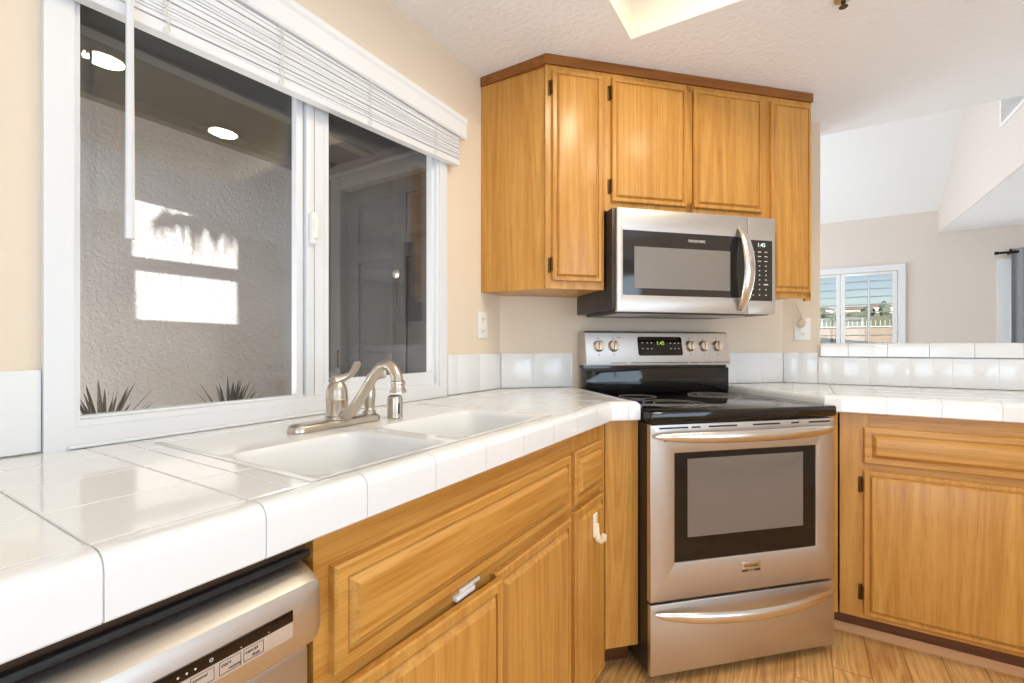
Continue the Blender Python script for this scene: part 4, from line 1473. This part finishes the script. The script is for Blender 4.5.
b.build('handle', M['polished'], md)
b = MB()
b.frame(0.987, B1, MZ0, MZ1, 0.989, 1.107, 1.342, 1.598, -0.385, -0.402)
ed = [e for e in b.bm.edges if all(abs(v.co.y + 0.402) < 1e-6 for v in e.verts)]
bmesh.ops.bevel(b.bm, geom=ed, offset=0.002, segments=2, affect='EDGES', profile=0.5)
mp_ = b.build('control_panel', M['steel'], mw)
b = MB().box(0.988, 1.108, -0.4012, -0.386, 1.341, 1.599)
kp = b.build('keypad', M['mw_glass'], mp_)
b = MB().text('1:45', 1.052, -0.4016, 1.578, 0.024, 'CENTER', 0.0003)
b.build('clock_digits', M['display_white'], kp)
b = MB()
for r_, z in enumerate((1.549, 1.530, 1.510, 1.490, 1.470, 1.451, 1.431, 1.411, 1.390, 1.366)):
    for c_, x in enumerate((1.012, 1.043, 1.075)):
        hw_ = 0.0075 if r_ < 3 else 0.0028
        hh = 0.0017 if r_ < 3 else 0.0022
        if r_ == 7 and c_ == 2: hw_ = 0.011
        b.box(x - hw_, x + hw_, -0.4018, -0.4010, z - hh, z + hh)
b.build('key_marks', M['mark'], kp)

# ------------------------------------------------------------------ outlets, plug
def outlet(label, fr, x, z, y=0.0):
    t = thing('wall_outlet', label, 'outlet', fr, (x, y, z), 'wall outlets')
    b = MB().box(x - 0.036, x + 0.036, y - 0.006, y - 0.0008, z - 0.058, z + 0.058, 0.003)
    b.build('cover_plate', M['plastic_white'], t)
    for dz in (-0.026, 0.026):
        b = MB().lathe([(0.016, 0.0), (0.016, 0.0015)], (x, y - 0.006, z + dz), 'y', 20)
        r = b.build('receptacle', M['plastic_white'], t)
        b = MB()
        for dx in (-0.006, 0.006): b.box(x + dx - 0.0012, x + dx + 0.0012, y - 0.0082, y - 0.0074, z + dz - 0.002, z + dz + 0.006)
        b.lathe([(0.0022, 0.0), (0.0022, 0.0007)], (x, y - 0.0075, z + dz - 0.008), 'y', 8)
        b.build('slot', M['ink'], r)
outlet('white wall outlet between the sink window and the wall cabinets', 'L', 1.632, 1.240)
outlet('white wall outlet right of the range with a beige plug in it', 'R', 1.179, 1.238)
pc = thing('plug_cord', 'beige plug and thin cord hanging from under the right wall cabinet', 'cord', 'R', (1.177, -0.01, 1.28))
b = MB()
pz = 1.272
b.loft([[(1.177 + r_ * math.cos(2 * PI * k / 16), y_, pz - 0.002 + 1.35 * r_ * math.sin(2 * PI * k / 16)) for k in range(16)] for r_, y_ in ((0.012, -0.0085), (0.0175, -0.012), (0.0175, -0.026), (0.012, -0.031))])
b.build('plug', M['plastic_beige'], pc)
b = MB().tube([(1.177, -0.020, pz + 0.020), (1.174, -0.024, pz + 0.035), (1.162, -0.03, pz + 0.07), (1.150, -0.04, pz + 0.098), (1.143, -0.05, UB - 0.002)], 0.0024, 6)
b.build('wire', M['plastic_beige'], pc)

# ------------------------------------------------------------------ ceiling things
def downlight(label, x, y):
    t = thing('recessed_downlight', label, 'ceiling light', 'W', (x, y, RZ), 'downlights in the ceiling light well')
    b = MB().torus((x, y, RZ - 0.004), 0.078, 0.012, 36, 8, 0.4)
    b.build('trim_ring', M['white_paint'], t)
    b = MB().lathe([(0.068, RZ - 0.004), (0.068, RZ - 0.002)], (x, y, 0), 'z', 32)
    b.build('lens', M['lamp'], t)
    l = bpy.data.lights.new('downlight_beam', 'AREA')
    l.shape = 'DISK'
    l.size = 0.13
    l.energy = 8
    l.color = (1.0, 0.89, 0.68)
    lo = bpy.data.objects.new('downlight_beam', l)
    COL.objects.link(lo)
    lo.parent = t
    lo.location = (0, 0, -0.012)
downlight('recessed downlight in the light well, mirrored in the middle of the sink window', 1.717, 1.452)
downlight('recessed downlight in the light well, mirrored at the top left of the sink window', 1.42, 0.80)
downlight('recessed downlight at the range end of the light well', 1.05, 1.30)
fs = thing('fire_sprinkler', 'small dark metal fire sprinkler on the kitchen ceiling', 'sprinkler', 'W', (1.289, 1.885, ZCEIL))
b = MB().lathe([(0.026, ZCEIL - 0.0008), (0.026, ZCEIL - 0.004), (0.012, ZCEIL - 0.008)], (1.289, 1.885, 0), 'z', 20)
b.build('escutcheon', M['nickel'], fs)
b = MB().lathe([(0.007, ZCEIL - 0.007), (0.007, ZCEIL - 0.016), (0.003, ZCEIL - 0.018), (0.003, ZCEIL - 0.026), (0.013, ZCEIL - 0.027), (0.013, ZCEIL - 0.029)], (1.289, 1.885, 0), 'z', 14)
b.build('head', M['brass'], fs)

# ------------------------------------------------------------------ living room window, shutters, door, curtain
w2 = thing('window_2', None, None, 'W', (1.36, LY1, 0.9), kind='structure')
b = MB().frame(LWX0 - 0.055, LWX1 + 0.055, LWZ0 - 0.055, LWZ1 + 0.055, LWX0 + 0.012, LWX1 - 0.010, LWZ0 + 0.012, LWZ1 - 0.012, LY1 - 0.001, LY1 - 0.028)
b.frame(LWX0 + 0.002, LWX1 - 0.002, LWZ0 + 0.002, LWZ1 - 0.002, LWX0 + 0.03, LWX1 - 0.03, LWZ0 + 0.03, LWZ1 - 0.03, LY1 + 0.14, LY1 + 0.09)
b.box(1.84, 1.86, LY1 + 0.10, LY1 + 0.13, LWZ0 + 0.03, LWZ1 - 0.03).box(1.10, 1.12, LY1 + 0.10, LY1 + 0.13, LWZ0 + 0.03, LWZ1 - 0.03)
struct('frame', b, M['vinyl'], w2)
b = MB().box(LWX0 + 0.03, LWX1 - 0.03, LY1 + 0.115, LY1 + 0.119, LWZ0 + 0.03, LWZ1 - 0.03)
struct('pane', b, M['glass'], w2)


def shutter(label, x0, x1):
    t = thing('plantation_shutter', label, 'shutter', 'W', ((x0 + x1) / 2, LY1, LWZ0), 'shutters on the living room window')
    ya, yb = LY1 - 0.024, LY1 + 0.004
    z0, z1 = LWZ0 + 0.015, LWZ1 - 0.015
    for p, q in ((x0, x0 + 0.04), (x1 - 0.04, x1)):
        MB().box(p, q, ya, yb, z0, z1, 0.003).build('stile', M['white_paint'], t)
    for p, q in ((z0, z0 + 0.08), (z1 - 0.035, z1)):
        MB().box(x0 + 0.04, x1 - 0.04, ya, yb, p, q, 0.003).build('rail', M['white_paint'], t)
    n = int((z1 - z0 - 0.115) / 0.087)
    for k in range(n):
        zc = 1.800 - 0.0873 * (k - 1)
        if zc < z0 + 0.10: break
        b = MB()
        sec = [(-0.040, 0.0), (-0.02, 0.0035), (0.02, 0.0035), (0.040, 0.0), (0.02, -0.0035), (-0.02, -0.0035)]
        ca, sa = math.cos(-0.10), math.sin(-0.10)
        rings = []
        for x in (x0 + 0.042, x1 - 0.042):
            rings.append([(x, LY1 - 0.010 + q * ca - h * sa, zc + q * sa + h * ca) for q, h in sec])
        b.loft(rings)
        b.build('louver', M['white_paint'], t)
    b = MB().box((x0 + x1) / 2 - 0.005, (x0 + x1) / 2 + 0.005, LY1 - 0.062, LY1 - 0.052, z0 + 0.1, z1 - 0.05, 0.002)
    b.build('tilt_rod', M['white_paint'], t)
    return t
s = shutter('white plantation shutter panel seen whole in the living room window', 1.580, 2.086)
for z in (1.30, 1.93):
    MB().box(2.080, 2.092, LY1 - 0.034, LY1 - 0.0245, z - 0.03, z + 0.03, 0.002).build('hinge', M['vent'], s)
shutter('white plantation shutter panel cut off by the end of the kitchen wall', 1.068, 1.574)

d2 = thing('door_2', None, None, 'W', ((DX0 + DX1) / 2, LY1, 0), kind='structure')
b = MB().frame(DX0 - 0.075, DX1 + 0.075, -0.06, DZ + 0.012, DX0 + 0.012, DX1 - 0.012, 0.02, DZ - 0.02, LY1 - 0.001, LY1 - 0.022)
bmesh.ops.translate(b.bm, verts=b.bm.verts, vec=(0, 0, 0.0))
b.frame(DX0 + 0.002, DX1 - 0.002, 0.0, DZ - 0.002, DX0 + 0.06, DX1 - 0.06, 0.08, DZ - 0.07, LY1 + 0.13, LY1 + 0.08)
b.box(3.70, 3.80, LY1 + 0.08, LY1 + 0.13, 0.08, DZ - 0.07)
struct('frame', b, M['vinyl'], d2)
b = MB().box(DX0 + 0.06, DX1 - 0.06, LY1 + 0.10, LY1 + 0.104, 0.08, DZ - 0.07)
struct('pane', b, M['glass'], d2)
cr = thing('curtain_rod', 'black curtain rod with bracket above the living room sliding door', 'curtain rod', 'W', (3.7, LY1, 2.075))
b = MB().tube([(2.865, LY1 - 0.075, 2.085), (4.65, LY1 - 0.075, 2.085)], 0.012, 10)
b.build('rod', M['iron'], cr)
b = MB().lathe([(0.016, -0.025), (0.016, 0.0), (0.012, 0.006)], (2.865, LY1 - 0.075, 2.085), 'x', 12)
b.build('finial', M['iron'], cr)
b = MB().box(2.945, 2.960, LY1 - 0.082, LY1 - 0.001, 2.070, 2.100, 0.002).box(2.945, 2.960, LY1 - 0.082, LY1 - 0.066, 2.085, 2.118, 0.002)
b.build('bracket', M['iron'], cr)
b = MB()
cols_, th = 61, 0.004
rows_ = [0.02, 0.7, 1.4, 1.95, 2.12]
for sgn in (0,):
    ringsA = []
    for z in rows_:
        f_, k_ = [], []
        for k in range(cols_):
            q = k / (cols_ - 1)
            x = 2.958 + 0.66 * q
            y = LY1 - 0.076 + 0.030 * math.sin(q * 2 * PI * 6.5) * (1.0 if z < 1.9 else 0.8)
            f_.append((x, y - th, z)); k_.append((x, y + th, z))
        ringsA.append(f_ + k_[::-1])
    b.loft(ringsA)
o = b.build('curtain', M['curtain'], None, 'W', (3.3, LY1 - 0.07, 0.02), angle=60)
tag(o, 'light grey pleated curtain hanging at the living room sliding door', 'curtain')
# the rod passes through the curtain's top pocket
va = thing('wall_vent', 'white air vent high on the living room side wall', 'vent', 'W', (2.43, 4.62, 2.85))
b = MB()
b.box(2.422, 2.4295, 4.20, 4.80, 2.755, 2.785, 0.002).box(2.422, 2.4295, 4.20, 4.80, 2.985, 3.015, 0.002)
b.box(2.422, 2.4295, 4.77, 4.80, 2.785, 2.985, 0.002).box(2.422, 2.4295, 4.20, 4.23, 2.785, 2.985, 0.002)
b.build('frame', M['white_paint'], va)
for k in range(10):
    z = 2.795 + 0.02 * k
    MB().box(2.424, 2.4295, 4.23, 4.77, z, z + 0.010).build('slat', M['vent'], va)

# frames of the openings added for the fill lamps behind the camera
w3 = thing('added_window', None, None, 'W', (3.7, 0.02, 1.3), kind='structure')
b = MB()
for y0_, y1_, z0_, z1_ in ((-0.95, -0.90, 0.45, 2.15), (0.93, 0.98, 0.45, 2.15), (0.0, 0.04, 0.5, 2.1), (-0.90, 0.93, 0.45, 0.50), (-0.90, 0.93, 2.10, 2.15)):
    b.box(3.70, 3.74, y0_, y1_, z0_, z1_, 0.003)
struct('frame', b, M['vinyl'], w3)
d3 = thing('added_door', None, None, 'W', (1.9, -1.4, 0), kind='structure')
b = MB()
for x0_, x1_, z0_, z1_ in ((1.15, 1.21, 0, 2.06), (2.59, 2.65, 0, 2.06), (1.87, 1.93, 0.06, 2.0), (1.21, 2.59, 0, 0.06), (1.21, 2.59, 2.0, 2.06)):
    b.box(x0_, x1_, -1.37, -1.32, z0_, z1_, 0.003)
struct('frame', b, M['vinyl'], d3)

# ------------------------------------------------------------------ outdoors beyond the living room window
b = MB()
prf = [(6.77, -0.2), (8.2, -0.2), (9.0, 1.10), (14.0, 1.40), (38.0, 2.36)]
rows2 = []
for x in [-40 + 8 * k for k in range(16)]:
    rows2.append([(x, y, z + 0.04 * math.sin(x * 0.7 + y)) for y, z in prf])
b.loft(rows2, False, False, closed=False)
struct('ground_bank', b, M['dirt'])
b = MB()
prf = [(38.0, 2.36), (60, 3.6), (90, 5.6), (130, 8.2), (180, 11.4), (260, 15.2)]
rows2 = []
for x in [-80 + 8 * k for k in range(28)]:
    rows2.append([(x, y, z + (0.35 * math.sin(x * 0.2 + y * 0.2) if y > 39 else 0.04 * math.sin(x * 0.7 + y))) for y, z in prf])
b.loft(rows2, False, False, closed=False)
struct('hillside', b, M['scrub'])
fn = thing('metal_fence', 'pale open railing fence along the bank beyond the shuttered window', 'fence', 'W', (3, 38, 2.3))
b = MB()
for z in (2.42, 2.86):
    b.box(-2, 12, 37.97, 38.03, z, z + 0.05)
for k in range(56):
    x = -1.8 + k * 0.24
    b.box(x - 0.012, x + 0.012, 37.98, 38.02, 2.2, 2.88)
b.build('railing', M['fence'], fn)
for k in range(7):
    x = -1.9 + 2.2 * k
    MB().box(x - 0.05, x + 0.05, 37.94, 38.06, 2.2, 2.98, 0.01).build('post', M['fence'], fn)


def house(label, x, y, z, w_, d_, h, wall):
    t = thing('hillside_house', label, 'house', 'W', (x, y, z), 'houses on the far hillside')
    MB().box(x - w_ / 2, x + w_ / 2, y - d_ / 2, y + d_ / 2, z - 2, z + h).build('wall', wall, t)
    b = MB()
    e = 0.4
    b.loft([[(x - w_ / 2 - e, y - d_ / 2 - e, z + h), (x + w_ / 2 + e, y - d_ / 2 - e, z + h), (x + w_ / 2 + e, y + d_ / 2 + e, z + h), (x - w_ / 2 - e, y + d_ / 2 + e, z + h)],
            [(x - w_ / 2 + 1.5, y - 0.1, z + h + 1.0), (x + w_ / 2 - 1.5, y - 0.1, z + h + 1.0), (x + w_ / 2 - 1.5, y + 0.1, z + h + 1.0), (x - w_ / 2 + 1.5, y + 0.1, z + h + 1.0)]])
    b.build('roof', M['roof'], t)
    n = max(2, int(w_ / 2.2))
    for k in range(n):
        xx = x - w_ / 2 + w_ * (k + 0.5) / n
        MB().box(xx - 0.45, xx + 0.45, y - d_ / 2 - 0.03, y - d_ / 2 + 0.1, z + h * 0.35, z + h * 0.75).build('window', M['window_dark'], t)


house('pinkish house with a row of dark windows on the far hillside', 15.2, 170, 9.9, 8, 6, 2.0, M['house_wall'])
house('pale house left of the shutter divider on the far hillside', 7.4, 172, 10.2, 5, 6, 2.0, M['house_pale'])
house('pale house behind the trees at the right of the shuttered view', 22.0, 182, 11.0, 7, 6, 2.2, M['house_pale'])


def tree(label, x, y, z, r, h, seed, group='trees on the far hillside'):
    t = thing('hillside_tree', label, 'tree', 'W', (x, y, z), group)
    b = MB().lathe([(0.25, z - 0.6), (0.15, z + h * 0.5)], (x, y, 0), 'z', 8)
    b.build('trunk', M['trunk'], t)
    b = MB()
    bmesh.ops.create_icosphere(b.bm, subdivisions=3, radius=1)
    for v in b.bm.verts:
        p = v.co.copy()
        k = 1 + 0.38 * noise.noise(p * 2.1 + Vector((seed * 3.1, 0, 0))) + 0.22 * noise.noise(p * 5 + Vector((0, seed, 0)))
        v.co = Vector((x + p.x * r * k, y + p.y * r * k, z + h * 0.55 + p.z * h * 0.55 * k))
    b.build('crown', M['tree'], t, angle=180)


tree('round dark tree just right of the pinkish hillside house', 13.7, 125, 7.6, 1.3, 1.9, 1)
tree('taller pointed tree at the right edge of the shuttered view', 16.2, 122, 7.5, 0.9, 2.7, 2)
tree('tree at the left end of the shuttered view', 4.9, 120, 7.4, 1.1, 1.9, 3)
tree('low wide tree below the pinkish hillside house', 10.2, 105, 6.3, 1.6, 0.9, 4)
tree('tree low on the hillside left of the shutter divider', 5.6, 95, 5.6, 1.2, 1.0, 5)
for k in range(8):
    tree('low green shrub behind the railing fence', 2.0 + 1.9 * k, 52 + 3 * (k % 2), 3.0, 0.6, 0.45, 10 + k, 'shrubs behind the fence')

# unseen blockers added to keep sun out of the openings behind the camera
b = MB().box(5.2, 5.4, -14, 2.9, -0.2, 6)
struct('sun_blocker_east', b, M['stucco'])
b = MB().box(3.0, 8, -7.2, -7.0, -0.2, 6)
struct('sun_blocker_rear', b, M['stucco'])
b = MB().box(-6, 9, -14, 6.7, -0.35, -0.15)
struct('ground_yard', b, M['concrete'])
